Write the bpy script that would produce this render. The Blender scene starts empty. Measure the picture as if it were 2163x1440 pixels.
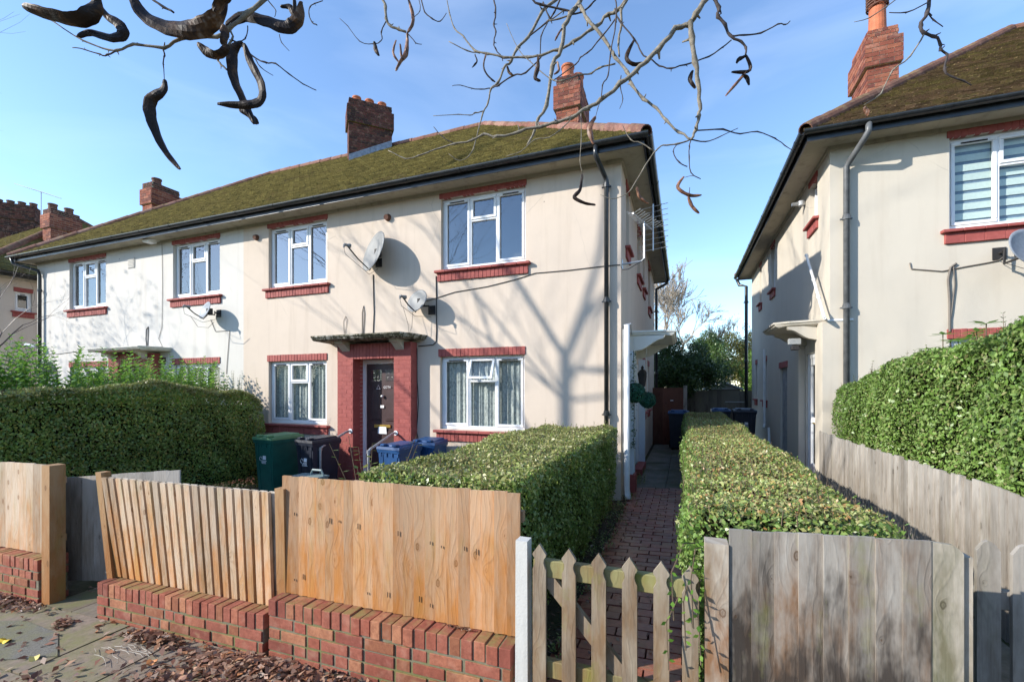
import bpy, math, random
import numpy as np
from mathutils import Vector, Matrix
random.seed(7); rng = np.random.default_rng(7)
R = math.radians
C = bpy.context.scene.collection
sc = bpy.context.scene

# ------------------------------------------------------------------ camera, sky, sun, exposure
CAMH = 1.7
YAW = R(20.89)
cam = bpy.data.cameras.new('camera'); camo = bpy.data.objects.new('camera', cam); C.objects.link(camo)
camo.location = (0, 0, CAMH); camo.rotation_euler = (R(90), 0, YAW)
cam.sensor_width = 36; cam.lens = 36*949/2163; cam.shift_y = 100/2163
cam.clip_start = 0.02; cam.clip_end = 2000
sc.camera = camo
SUN = Vector((-1.35, -1.0, 0.82)).normalized()          # direction to the sun
w = bpy.data.worlds.new('World'); sc.world = w; w.use_nodes = True
nt = w.node_tree; bg = nt.nodes['Background']
sky = nt.nodes.new('ShaderNodeTexSky'); sky.sky_type = 'NISHITA'; sky.sun_disc = False
sky.sun_elevation = math.asin(SUN.z); sky.sun_rotation = math.atan2(SUN.x, SUN.y)
sky.air_density = 1.0; sky.dust_density = 0.15; sky.ozone_density = 3.6; sky.altitude = 0
# thin high cloud wisps, a little of them all over the sky
tc = nt.nodes.new('ShaderNodeTexCoord'); mp = nt.nodes.new('ShaderNodeMapping'); mp.inputs['Scale'].default_value = (1.2, 1.2, 4.0)
no = nt.nodes.new('ShaderNodeTexNoise'); no.inputs['Scale'].default_value = 1.8; no.inputs['Detail'].default_value = 7; no.inputs['Distortion'].default_value = .6
cr = nt.nodes.new('ShaderNodeValToRGB'); cr.color_ramp.elements[0].position = .50; cr.color_ramp.elements[1].position = .85
mx = nt.nodes.new('ShaderNodeMix'); mx.data_type = 'RGBA'
mul = nt.nodes.new('ShaderNodeMath'); mul.operation = 'MULTIPLY'; mul.inputs[1].default_value = .08
L = nt.links.new
L(tc.outputs['Generated'], mp.inputs[0]); L(mp.outputs[0], no.inputs['Vector']); L(no.outputs['Fac'], cr.inputs[0])
L(cr.outputs[0], mul.inputs[0]); L(mul.outputs[0], mx.inputs['Factor']); L(sky.outputs[0], mx.inputs['A'])
mx.inputs['B'].default_value = (8.5, 9.0, 9.6, 1)
L(mx.outputs['Result'], bg.inputs[0]); bg.inputs[1].default_value = 0.15
sl = bpy.data.lights.new('sun', 'SUN'); so = bpy.data.objects.new('sun', sl); C.objects.link(so)
so.rotation_euler = SUN.to_track_quat('Z', 'Y').to_euler(); sl.energy = 3.3; sl.angle = R(.53); sl.color = (1, .94, .84)
sc.view_settings.view_transform = 'Standard'; sc.view_settings.look = 'None'
sc.view_settings.exposure = 1.18; sc.view_settings.gamma = 1; sc.view_settings.use_curve_mapping = False
sc.cycles.max_bounces = 6; sc.cycles.transparent_max_bounces = 10; sc.cycles.use_denoising = True

# ------------------------------------------------------------------ helpers
CS, SN = math.cos(YAW), math.sin(YAW)
def ray(px): xc = (px-1081.5)/949; return -SN+CS*xc, CS+SN*xc
def onY(px, py, Y): a, b = ray(px); t = Y/b; return Vector((t*a, Y, CAMH+(820-py)/949*t))
def onX(px, py, X): a, b = ray(px); t = X/a; return Vector((X, t*b, CAMH+(820-py)/949*t))
def onT(px, py, t): a, b = ray(px); return Vector((t*a, t*b, CAMH+(820-py)/949*t))
def gz(x): return .058+.043*min(max(x, -30), 8)
def V3(*a): return Vector(a)

def setup(o, label=None, cat=None, group=None, kind=None):
    if label: o['label'] = label
    if cat: o['category'] = cat
    if group: o['group'] = group
    if kind: o['kind'] = kind
    return o
def thing(name, label, cat, loc=(0, 0, 0), group=None, rz=0):
    o = bpy.data.objects.new(name, None); C.objects.link(o); o.location = loc; o.rotation_euler = (0, 0, rz)
    o.empty_display_size = .2
    return setup(o, label, cat, group)
def origin_of(p):
    v = Vector((0, 0, 0)); q = p
    while q is not None: v = v+q.location; q = q.parent
    return v
class MB:
    def __init__(s): s.v = []; s.f = []; s.uv = None
    def add(s, vs, fs):
        n = len(s.v); s.v += [tuple(v) for v in vs]; s.f += [tuple(i+n for i in f) for f in fs]; return s
    def box(s, x0, x1, y0, y1, z0, z1, jit=0, skip=()):
        if jit:
            j = lambda: random.uniform(-jit, jit)
        else: j = lambda: 0
        vs = [(x+j(), y+j(), z+j()) for x, y, z in ((x0,y0,z0),(x1,y0,z0),(x1,y1,z0),(x0,y1,z0),(x0,y0,z1),(x1,y0,z1),(x1,y1,z1),(x0,y1,z1))]
        fs = [(0,3,2,1),(4,5,6,7),(0,1,5,4),(1,2,6,5),(2,3,7,6),(3,0,4,7)]
        return s.add(vs, [f for i, f in enumerate(fs) if i not in skip])
    def bev(s, x0, x1, y0, y1, z0, z1, b=.004, jit=0):
        """box with chamfered long edges (45 degree), closed"""
        j = (lambda: random.uniform(-jit, jit)) if jit else (lambda: 0)
        lay = []
        for z, i in ((z0, b), (z0+b, 0), (z1-b, 0), (z1, b)):
            lay.append([(x0+i+b, y0+i, z), (x1-i-b, y0+i, z), (x1-i, y0+i+b, z), (x1-i, y1-i-b, z), (x1-i-b, y1-i, z), (x0+i+b, y1-i, z), (x0+i, y1-i-b, z), (x0+i, y0+i+b, z)])
        dx, dy, dz = j(), j(), j()
        vs = [(a+dx, c+dy, d+dz) for l in lay for a, c, d in l]; fs = [tuple(reversed(range(8))), tuple(range(24, 32))]
        for k in range(3):
            for i in range(8): fs.append((k*8+i, k*8+(i+1) % 8, (k+1)*8+(i+1) % 8, (k+1)*8+i))
        return s.add(vs, fs)
    def hexa(s, p):            # 8 points: bottom ring, top ring
        return s.add(p, [(0,3,2,1),(4,5,6,7),(0,1,5,4),(1,2,6,5),(2,3,7,6),(3,0,4,7)])
    def prism(s, poly, d):     # poly: list of 3D points, extruded by vector d
        n = len(poly); d = Vector(d); vs = [Vector(p) for p in poly]; vs += [p+d for p in vs]
        fs = [tuple(reversed(range(n))), tuple(range(n, 2*n))]+[(i, (i+1) % n, n+(i+1) % n, n+i) for i in range(n)]
        return s.add(vs, fs)
    def tube(s, pts, r, n=8, cap=True):
        pts = [Vector(p) for p in pts]; m = len(pts)
        if not hasattr(r, '__len__'): r = [r]*m
        T = [(pts[min(i+1, m-1)]-pts[max(i-1, 0)]).normalized() for i in range(m)]
        up = Vector((0, 0, 1)) if abs(T[0].z) < .9 else Vector((1, 0, 0))
        u = T[0].cross(up).normalized(); vs = []
        for i in range(m):
            u = (u-T[i]*u.dot(T[i])).normalized(); w_ = T[i].cross(u)
            for k in range(n):
                a = 2*math.pi*k/n; vs.append(pts[i]+(u*math.cos(a)+w_*math.sin(a))*r[i])
        fs = [(i*n+k, i*n+(k+1) % n, (i+1)*n+(k+1) % n, (i+1)*n+k) for i in range(m-1) for k in range(n)]
        if cap: fs += [tuple(reversed(range(n))), tuple(range((m-1)*n, m*n))]
        return s.add(vs, fs)
    def lathe(s, c, prof, n=16, cap=True):   # prof: (r,z)
        vs = [(c[0]+r*math.cos(2*math.pi*k/n), c[1]+r*math.sin(2*math.pi*k/n), c[2]+z) for r, z in prof for k in range(n)]
        fs = [(i*n+k, i*n+(k+1) % n, (i+1)*n+(k+1) % n, (i+1)*n+k) for i in range(len(prof)-1) for k in range(n)]
        if cap: fs += [tuple(reversed(range(n))), tuple(range((len(prof)-1)*n, len(prof)*n))]
        return s.add(vs, fs)
    def build(s, name, m, parent=None, smooth=False, loc=None, label=None):
        me = bpy.data.meshes.new(name)
        off = origin_of(parent) if parent is not None else Vector((0, 0, 0))
        l = Vector(loc) if loc is not None else Vector((0, 0, 0))
        if parent is not None: l = l-off if loc is not None else Vector((0, 0, 0))
        base = off+l
        me.from_pydata([(a-base.x, b-base.y, c-base.z) for a, b, c in s.v], [], s.f)
        me.update()
        if smooth: me.polygons.foreach_set('use_smooth', [True]*len(me.polygons))
        o = bpy.data.objects.new(name, me); C.objects.link(o); o.location = l
        if m: me.materials.append(m)
        if parent is not None: o.parent = parent
        if label: o['label'] = label
        return o
def mesh_np(name, verts, nper, m, parent=None, loc=(0, 0, 0)):
    """verts (N,3) in groups of nper forming one face each"""
    off = np.array(origin_of(parent)) if parent is not None else np.array(loc)
    v = np.asarray(verts, dtype=np.float32)-off.astype(np.float32); N = len(v); F = N//nper
    me = bpy.data.meshes.new(name); me.vertices.add(N); me.vertices.foreach_set('co', v.ravel())
    me.loops.add(N); me.loops.foreach_set('vertex_index', np.arange(N, dtype=np.int32))
    me.polygons.add(F); me.polygons.foreach_set('loop_start', np.arange(0, N, nper, dtype=np.int32))
    me.polygons.foreach_set('loop_total', np.full(F, nper, dtype=np.int32))
    me.update(calc_edges=True); me.validate()
    o = bpy.data.objects.new(name, me); C.objects.link(o); me.materials.append(m)
    if parent is not None: o.parent = parent
    else: o.location = loc
    return o
def copy_tree(o, parent=None):
    c = o.copy(); C.objects.link(c)
    if parent is not None: c.parent = parent
    for ch in list(o.children): copy_tree(ch, c)
    return c

# ------------------------------------------------------------------ materials
MT = {}
def mat(name):
    if name in MT: return MT[name], None
    m = bpy.data.materials.new(name); m.use_nodes = True; MT[name] = m
    return m, m.node_tree
class NG:
    def __init__(s, nt): s.nt = nt; s.p = nt.nodes['Principled BSDF']; s.L = nt.links.new
    def n(s, t, **k):
        x = s.nt.nodes.new(t)
        for a, b in k.items():
            if a.startswith('i_'):
                key = a[2:].replace('_', ' '); x.inputs[key].default_value = b
            else: setattr(x, a, b)
        return x
    def coord(s, scale=(1, 1, 1), isl=False):
        t = s.n('ShaderNodeTexCoord'); v = t.outputs['Object']
        if isl:
            g = s.n('ShaderNodeNewGeometry'); m = s.n('ShaderNodeMath', operation='MULTIPLY'); m.inputs[1].default_value = 37.0
            s.L(g.outputs['Random Per Island'], m.inputs[0]); a = s.n('ShaderNodeVectorMath', operation='ADD')
            s.L(v, a.inputs[0]); s.L(m.outputs[0], a.inputs[1]); v = a.outputs[0]
        mp = s.n('ShaderNodeMapping'); mp.inputs['Scale'].default_value = scale; s.L(v, mp.inputs[0]); return mp.outputs[0]
    def noise(s, vec, scale, detail=5, rough=.55, dist=0):
        x = s.n('ShaderNodeTexNoise'); x.inputs['Scale'].default_value = scale; x.inputs['Detail'].default_value = detail
        x.inputs['Roughness'].default_value = rough; x.inputs['Distortion'].default_value = dist
        if vec is not None: s.L(vec, x.inputs['Vector'])
        return x.outputs['Fac']
    def ramp(s, fac, stops, interp='LINEAR'):
        x = s.n('ShaderNodeValToRGB'); e = x.color_ramp; e.interpolation = interp
        while len(e.elements) < len(stops): e.elements.new(.5)
        for el, (p, c) in zip(e.elements, stops):
            el.position = p; el.color = (c, c, c, 1) if not hasattr(c, '__len__') else (*c, 1)
        s.L(fac, x.inputs[0]); return x.outputs[0]
    def mix(s, f, a, b, bt='MIX'):
        x = s.n('ShaderNodeMix', data_type='RGBA', blend_type=bt)
        for k, q in (('Factor', f), ('A', a), ('B', b)):
            if hasattr(q, 'is_output'): s.L(q, x.inputs[k])
            else: x.inputs[k].default_value = q if k == 'Factor' else (*q, 1)
        return x.outputs['Result']
    def isl(s): return s.n('ShaderNodeNewGeometry').outputs['Random Per Island']
    def bump(s, h, strength=.3, dist=.01):
        b = s.n('ShaderNodeBump'); b.inputs['Strength'].default_value = strength; b.inputs['Distance'].default_value = dist
        s.L(h, b.inputs['Height']); s.L(b.outputs[0], s.p.inputs['Normal']); return b
    def out(s, col, rough=.8, spec=.3, metal=0):
        if hasattr(col, 'is_output'): s.L(col, s.p.inputs['Base Color'])
        else: s.p.inputs['Base Color'].default_value = (*col, 1)
        if hasattr(rough, 'is_output'): s.L(rough, s.p.inputs['Roughness'])
        else: s.p.inputs['Roughness'].default_value = rough
        s.p.inputs['Specular IOR Level'].default_value = spec; s.p.inputs['Metallic'].default_value = metal
def m_plain(name, col, rough=.5, spec=.4, metal=0, var=.12, scale=30, bump=0):
    m, nt = mat(name)
    if nt:
        g = NG(nt); n = g.noise(g.coord(), scale, 4)
        lo = tuple(c*(1-var) for c in col); hi = tuple(min(1, c*(1+var)) for c in col)
        g.out(g.ramp(n, [(.3, lo), (.7, hi)]), rough, spec, metal)
        if bump: g.bump(n, bump, .005)
    return m
def m_render(name, col, dirt=(.34, .27, .20), amt=.48):
    m, nt = mat(name)
    if nt:
        g = NG(nt); v = g.coord()
        big = g.noise(v, .55, 6, .6); mid = g.noise(v, 5, 6, .65); fine = g.noise(v, 90, 4, .7)
        streak = g.noise(g.coord((3.2, 3.2, .25)), 1.5, 6, .65)
        c = g.ramp(big, [(.3, tuple(x*.93 for x in col)), (.7, tuple(min(1, x*1.03) for x in col))])
        c = g.mix(g.ramp(streak, [(.52, 0.), (.85, amt)]), c, dirt)
        c = g.mix(g.ramp(mid, [(.5, 0.), (.8, amt*.5)]), c, tuple(x*.8 for x in col))
        spots = g.n('ShaderNodeTexVoronoi'); g.L(v, spots.inputs['Vector']); spots.inputs['Scale'].default_value = 2.1
        sp = g.ramp(spots.outputs['Distance'], [(0., 1.), (.028, 1.), (.036, 0.)])
        spm = g.mix(g.ramp(mid, [(.48, 0.), (.55, .8)]), (0, 0, 0), sp)
        c = g.mix(spm, c, (.13, .10, .08))
        ck = g.n('ShaderNodeTexVoronoi', feature='DISTANCE_TO_EDGE'); dw = g.n('ShaderNodeMix', data_type='RGBA'); dw.inputs['Factor'].default_value = .12
        nz = g.n('ShaderNodeTexNoise'); g.L(v, nz.inputs['Vector']); nz.inputs['Scale'].default_value = 3.0; nz.inputs['Detail'].default_value = 6; g.L(v, dw.inputs['A']); g.L(nz.outputs['Color'], dw.inputs['B']); g.L(dw.outputs['Result'], ck.inputs['Vector']); ck.inputs['Scale'].default_value = .75
        cm = g.mix(g.ramp(big, [(.55, 0.), (.62, .45)]), (0, 0, 0), g.ramp(ck.outputs['Distance'], [(0., 1.), (.002, .8), (.0045, 0.)]))
        c = g.mix(cm, c, tuple(x*.45 for x in col))
        g.out(c, .9, .2)
        h = g.mix(.5, mid, fine); g.bump(h, .5, .010)
    return m
def m_redpaint():
    m, nt = mat('red_paint')
    if nt:
        g = NG(nt); v = g.coord(); n = g.noise(v, 12, 6, .7); i = g.isl()
        c = g.ramp(n, [(.25, (.25, .062, .055)), (.55, (.34, .085, .072)), (.8, (.43, .14, .12))])
        c = g.mix(g.ramp(i, [(0., 0.), (1., .35)]), c, (.23, .055, .052))
        g.out(c, .7, .3); g.bump(n, .5, .006)
    return m
def m_brick(name='garden_brick', cols=None, moss=.5, b=1):
    m, nt = mat(name)
    if nt:
        cols = cols or [(.30, .095, .062), (.37, .14, .085), (.24, .075, .055), (.40, .18, .10), (.32, .11, .075), (.27, .11, .06), (.34, .10, .07)]
        g = NG(nt); v = g.coord(); i = g.isl()
        n = len(cols); c = g.ramp(i, [(k/n, cols[k]) for k in range(n)], 'CONSTANT')
        f = g.noise(v, 35, 7, .75); c = g.mix(g.ramp(f, [(.35, .55), (.6, 0.)]), c, tuple(x*.45 for x in cols[0]))
        f2 = g.noise(v, 9, 5, .6); c = g.mix(g.ramp(f2, [(.52, 0.), (.78, .5)]), c, (.46, .27, .20)); f3 = g.noise(v, 3.1, 6, .7); c = g.mix(g.ramp(f3, [(.48, 0.), (.72, .6)]), c, tuple(x*.4 for x in cols[0]))
        mo = g.noise(v, 4.5, 7, .72)
        nrm = g.n('ShaderNodeNewGeometry'); sx = g.n('ShaderNodeSeparateXYZ'); g.L(nrm.outputs['Normal'], sx.inputs[0])
        a = g.n('ShaderNodeMath', operation='MULTIPLY_ADD'); g.L(sx.outputs['Z'], a.inputs[0]); a.inputs[1].default_value = .20; g.L(mo, a.inputs[2])
        c = g.mix(g.ramp(a.outputs[0], [(.62, 0.), (.80, moss)]), c, (.19, .18, .055))
        g.out(c, .88, .2); g.bump(f, .6*b, .006)
    return m
def m_mortar(name='mortar', col=(.22, .20, .15), moss=.8):
    m, nt = mat(name)
    if nt:
        g = NG(nt); v = g.coord(); n = g.noise(v, 30, 6, .7); mo = g.noise(v, 5, 5, .6)
        c = g.ramp(n, [(.3, tuple(x*.6 for x in col)), (.7, col)]); c = g.mix(g.ramp(mo, [(.42, 0.), (.6, moss)]), c, (.15, .15, .055))
        g.out(c, .95, .1); g.bump(n, .6, .006)
    return m
def m_wood(name, pale, mid, dark, green=.25, stain=(.40, .17, .05), stain_amt=.7, gs=1, grey=(.5, .45, .38), rough=.75, gtop=.9, low_dark=0, knots=1):
    m, nt = mat(name)
    if nt:
        g = NG(nt); i = g.isl()
        def mth(op, a, b=None, c=None):
            x = g.n('ShaderNodeMath', operation=op)
            for k, q in enumerate((a, b, c)):
                if q is None: continue
                if hasattr(q, 'is_output'): g.L(q, x.inputs[k])
                else: x.inputs[k].default_value = q
            return x.outputs[0]
        raw = g.coord(); sx = g.n('ShaderNodeSeparateXYZ'); g.L(raw, sx.inputs[0])
        h = mth('ADD', sx.outputs['X'], sx.outputs['Y']); z = sx.outputs['Z']
        hx = mth('MULTIPLY_ADD', i, 37.3, h); hz = mth('MULTIPLY_ADD', i, 23.9, z)
        def cv(a, b):
            x = g.n('ShaderNodeCombineXYZ'); g.L(mth('MULTIPLY', hx, a), x.inputs[0]); g.L(mth('MULTIPLY', hz, b), x.inputs[1]); return x.outputs[0]
        vo = g.n('ShaderNodeTexVoronoi', voronoi_dimensions='2D'); g.L(cv(4.6, 2.7), vo.inputs['Vector']); vo.inputs['Scale'].default_value = 1
        d = vo.outputs['Distance']; dn = mth('MULTIPLY_ADD', g.noise(cv(60, 40), 1, 3), .05, d)
        kc = g.n('ShaderNodeSeparateColor'); g.L(vo.outputs['Color'], kc.inputs[0]); ks = g.ramp(kc.outputs[0], [(.0, .2), (.55, .45), (.75, .9), (1., 1.)]); dk = mth('DIVIDE', dn, mth('ADD', ks, .05)); knot = g.ramp(dk, [(0., .9), (.055, .55), (.075, 1.), (.095, .25), (.13, .12), (.24, 0.)])
        warp = g.noise(cv(3.5, 1.0), 1.6, 4, .5)
        bend = mth('DIVIDE', 1.0, mth('ADD', d, .12))
        ph = mth('ADD', mth('MULTIPLY', hx, 150*gs), mth('ADD', mth('MULTIPLY', warp, 26.), mth('MULTIPLY', bend, 2.6)))
        ring = g.ramp(mth('SINE', ph), [(0., 0.), (.6, .2), (1., 1.)])
        fib = g.noise(cv(150, 4.5), 1.0, 6, .7); big = g.noise(cv(3.0, 1.6), 1.2, 5, .6)
        sc_ = lambda q, f: tuple(x*f for x in q)
        c = g.ramp(i, [(0., pale), (.17, sc_(mid, .9)), (.33, sc_(pale, .92)), (.5, sc_(mid, .75)), (.67, sc_(pale, 1.05)), (.83, mid)], 'CONSTANT')
        c = g.mix(g.ramp(big, [(.35, 0.), (.7, .7)]), c, mid)
        c = g.mix(mth('MULTIPLY', ring, .34), c, dark)
        c = g.mix(g.ramp(fib, [(.38, .55), (.60, 0.)]), c, dark)
        st = g.noise(cv(5, 1.3), 1.5, 4, .6); stz = mth('MULTIPLY_ADD', z, -.18, st)
        c = g.mix(g.ramp(stz, [(.33, 0.), (.52, stain_amt)]), c, stain)
        gy = g.noise(cv(4, 1.1), 1.7, 5, .65); gyz = mth('MULTIPLY_ADD', z, .25, gy)
        c = g.mix(g.ramp(gyz, [(.56, 0.), (.80, gtop)]), c, grey)
        if low_dark:
            so_ = mth('MULTIPLY_ADD', z, -.55, g.noise(cv(7, 2.2), 1.3, 4, .6)); c = g.mix(g.ramp(so_, [(.10, 0.), (.27, low_dark)]), c, (.035, .028, .024))  # dark patches, stronger towards the bottom
        c = g.mix(mth('MULTIPLY', knot, .85*knots), c, tuple(x*.38 for x in stain))
        gr = g.noise(raw, 3.2, 6, .7); gr2 = g.noise(cv(9, .7), 1, 3); gg = mth('MULTIPLY_ADD', gr2, .5, mth('MULTIPLY', gr, .5))
        c = g.mix(g.ramp(gg, [(.54, 0.), (.68, green)]), c, (.21, .23, .05))
        hv = g.n('ShaderNodeHueSaturation'); g.L(c, hv.inputs['Color']); g.L(g.ramp(i, [(0., .97), (.12, 1.08), (.25, .86), (.38, 1.03), (.5, .80), (.62, 1.07), (.75, .92), (.88, 1.12)], 'CONSTANT'), hv.inputs['Value']); c = hv.outputs[0]
        g.out(c, rough, .25); hh = g.mix(.4, fib, ring); g.bump(hh, .5, .003)
    return m
def m_leaf(name, cols, trans=.3, rough=.38, spec=.5, dead=False):
    m, nt = mat(name)
    if nt:
        g = NG(nt); i = g.isl(); n = len(cols)
        c = g.ramp(i, [(k/(n-1), cols[k]) for k in range(n)])
        big = g.noise(g.coord(), 1.6, 4, .6)
        hs = g.n('ShaderNodeHueSaturation'); g.L(c, hs.inputs['Color']); g.L(g.ramp(big, [(.3, .72), (.7, 1.25)]), hs.inputs['Value'])
        dp = g.noise(g.coord(), 3.3, 5, .65); br_ = g.mix(g.ramp(dp, [(.60, 0.), (.70, .65)]), hs.outputs[0], (.16, .12, .07)) if dead else hs.outputs[0]
        g.out(br_, rough, spec)
        t = g.n('ShaderNodeBsdfTranslucent'); g.L(hs.outputs[0], t.inputs[0]); ms = g.n('ShaderNodeMixShader'); ms.inputs[0].default_value = trans
        o = nt.nodes['Material Output']; g.L(g.p.outputs[0], ms.inputs[1]); g.L(t.outputs[0], ms.inputs[2]); g.L(ms.outputs[0], o.inputs[0])
    return m
def m_glass(name='window_glass', refl=.30, tint=(.95, .97, .97)):
    m, nt = mat(name)
    if nt:
        g = NG(nt); gl = g.n('ShaderNodeBsdfGlossy'); gl.inputs['Roughness'].default_value = .015; gl.inputs['Color'].default_value = (.93, .96, 1, 1)
        wv = g.noise(g.coord(), 1.3, 2, .5); bp = g.n('ShaderNodeBump'); bp.inputs['Strength'].default_value = .08; bp.inputs['Distance'].default_value = .02; g.L(wv, bp.inputs['Height']); g.L(bp.outputs[0], gl.inputs['Normal'])
        tr = g.n('ShaderNodeBsdfTransparent'); tr.inputs[0].default_value = (*tint, 1)
        ge = g.n('ShaderNodeNewGeometry'); dt = g.n('ShaderNodeVectorMath', operation='DOT_PRODUCT'); g.L(ge.outputs['Normal'], dt.inputs[0]); g.L(ge.outputs['Incoming'], dt.inputs[1])
        ab = g.n('ShaderNodeMath', operation='ABSOLUTE'); g.L(dt.outputs['Value'], ab.inputs[0]); om = g.n('ShaderNodeMath', operation='SUBTRACT'); om.inputs[0].default_value = 1; g.L(ab.outputs[0], om.inputs[1])
        pw = g.n('ShaderNodeMath', operation='POWER'); g.L(om.outputs[0], pw.inputs[0]); pw.inputs[1].default_value = 5
        ad = g.n('ShaderNodeMath', operation='MULTIPLY_ADD', use_clamp=True); g.L(pw.outputs[0], ad.inputs[0]); ad.inputs[1].default_value = .9; ad.inputs[2].default_value = refl
        ms = g.n('ShaderNodeMixShader'); g.L(ad.outputs[0], ms.inputs[0]); g.L(tr.outputs[0], ms.inputs[1]); g.L(gl.outputs[0], ms.inputs[2])
        g.L(ms.outputs[0], nt.nodes['Material Output'].inputs[0])
    return m
def m_rooftile(name, cols, moss, mcol):
    m, nt = mat(name)
    if nt:
        g = NG(nt); v = g.coord(); i = g.isl(); n = len(cols)
        c = g.ramp(i, [(k/n, cols[k]) for k in range(n)], 'CONSTANT')
        f = g.noise(v, 25, 6, .75); c = g.mix(g.ramp(f, [(.4, .6), (.6, 0.)]), c, tuple(x*.5 for x in cols[0]))
        mo = g.noise(v, .8, 8, .72); mo2 = g.noise(v, 14, 6, .8)
        mo3 = g.noise(v, 3.2, 5, .6); x = g.mix(.45, g.mix(.4, mo, mo3), mo2)
        mc = g.ramp(g.noise(v, 30, 5, .85), [(.3, tuple(q*.35 for q in mcol)), (.5, mcol), (.72, (mcol[0]*1.9, mcol[1]*1.75, mcol[2]*1.5))])
        c = g.mix(g.ramp(x, [(.5-moss*.4, 0.), (.62-moss*.4, .88)]), c, mc); tv = g.n('ShaderNodeHueSaturation'); g.L(c, tv.inputs['Color']); g.L(g.ramp(i, [(0., .72), (.2, 1.05), (.4, .85), (.6, 1.22), (.8, .95)], 'CONSTANT'), tv.inputs['Value']); c = tv.outputs[0]
        li = g.noise(v, 60, 3, .7); c = g.mix(g.ramp(li, [(.70, 0.), (.74, .6)]), c, (.42, .42, .34))
        g.out(c, .95, .15); g.bump(g.mix(.5, f, mo2), .8, .02)
    return m

PL = m_plain
M_cream = m_render('cream_render', (.60, .508, .422)); M_white = m_render('white_render', (.61, .585, .545), amt=.35)
M_rcream = m_render('pale_render', (.56, .51, .43), amt=.3)
M_red = m_redpaint()
M_brick = m_brick(moss=.7); M_mortar = m_mortar()
M_chim = m_brick('chimney_brick', [(.27, .085, .055), (.33, .12, .07), (.23, .075, .05), (.15, .055, .045), (.35, .14, .09)], .12)
M_chimd = m_brick('dark_shaded_brick', [(.11, .045, .038), (.15, .055, .042), (.09, .038, .032), (.05, .028, .026), (.14, .05, .038)], .3)  # dark brick; shade on the diagonal stacks' face is put into the colour
M_cmortar = m_mortar('chimney_mortar', (.60, .52, .38), .1)
M_pot = PL('terracotta', (.42, .13, .06), .7, .3, var=.2, scale=8)
M_potd = PL('sooty_terracotta', (.14, .07, .05), .8, .2, var=.3, scale=8)
M_blk = PL('black_gutter', (.022, .024, .027), .28, .5, var=.3, scale=12)
M_soff = m_render('soffit_paint', (.42, .38, .30), (.12, .10, .08), .9)
M_upvc = PL('white_upvc', (.78, .79, .80), .35, .5, var=.03, scale=4)
M_glass = m_glass(refl=.17); M_glassc = m_glass('clear_glass', .06)
M_frost = m_glass('cloudy_glass', .24, (.6, .66, .7))
M_net = None
def m_curtain():
    m, nt = mat('net_curtain')
    if nt:
        g = NG(nt); n = g.noise(g.coord((1, 1, .8)), 28, 5, .8)
        g.out(g.ramp(n, [(.38, (.20, .22, .21)), (.50, (.38, .41, .38)), (.75, (.56, .58, .55))]), .9, .1)
    return m
M_net = m_curtain()
M_blind = PL('blind_fabric', (.50, .60, .56), .8, .1, var=.05)
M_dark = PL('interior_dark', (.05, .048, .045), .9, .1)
M_door = PL('brown_door', (.055, .030, .030), .4, .45, var=.15, scale=6)
M_brass = PL('brass', (.70, .48, .12), .3, .5, metal=.8)
M_steel = PL('grey_steel', (.42, .43, .44), .42, .5, metal=.6, var=.1)
M_dish = PL('dish_grey', (.23, .235, .235), .55, .4, var=.08, scale=5)
M_cable = PL('black_cable', (.03, .028, .028), .6, .3)
M_cab2 = PL('grey_cable', (.17, .15, .13), .7, .3)
M_lead = PL('lead_flashing', (.22, .25, .31), .5, .5, var=.3, scale=14, bump=.4)
M_tile = m_rooftile('mossy_tiles', [(.16, .11, .07), (.20, .13, .08), (.13, .09, .065), (.18, .11, .06)], .40, (.195, .17, .060))
M_tile2 = m_rooftile('brown_tiles', [(.15, .095, .055), (.19, .12, .07), (.12, .08, .05), (.17, .11, .065)], .12, (.12, .10, .035))
M_tiled = m_rooftile('slate_tiles', [(.10, .08, .065), (.12, .09, .07), (.08, .065, .055), (.11, .08, .06)], .1, (.09, .08, .03))
M_ridge = m_brick('ridge_tile', [(.24, .11, .08), (.28, .15, .12), (.20, .10, .075), (.30, .18, .14)], .6)
M_ridge2 = m_brick('dull_ridge_tile', [(.19, .09, .06), (.23, .11, .075), (.16, .08, .055)], .5)

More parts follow.
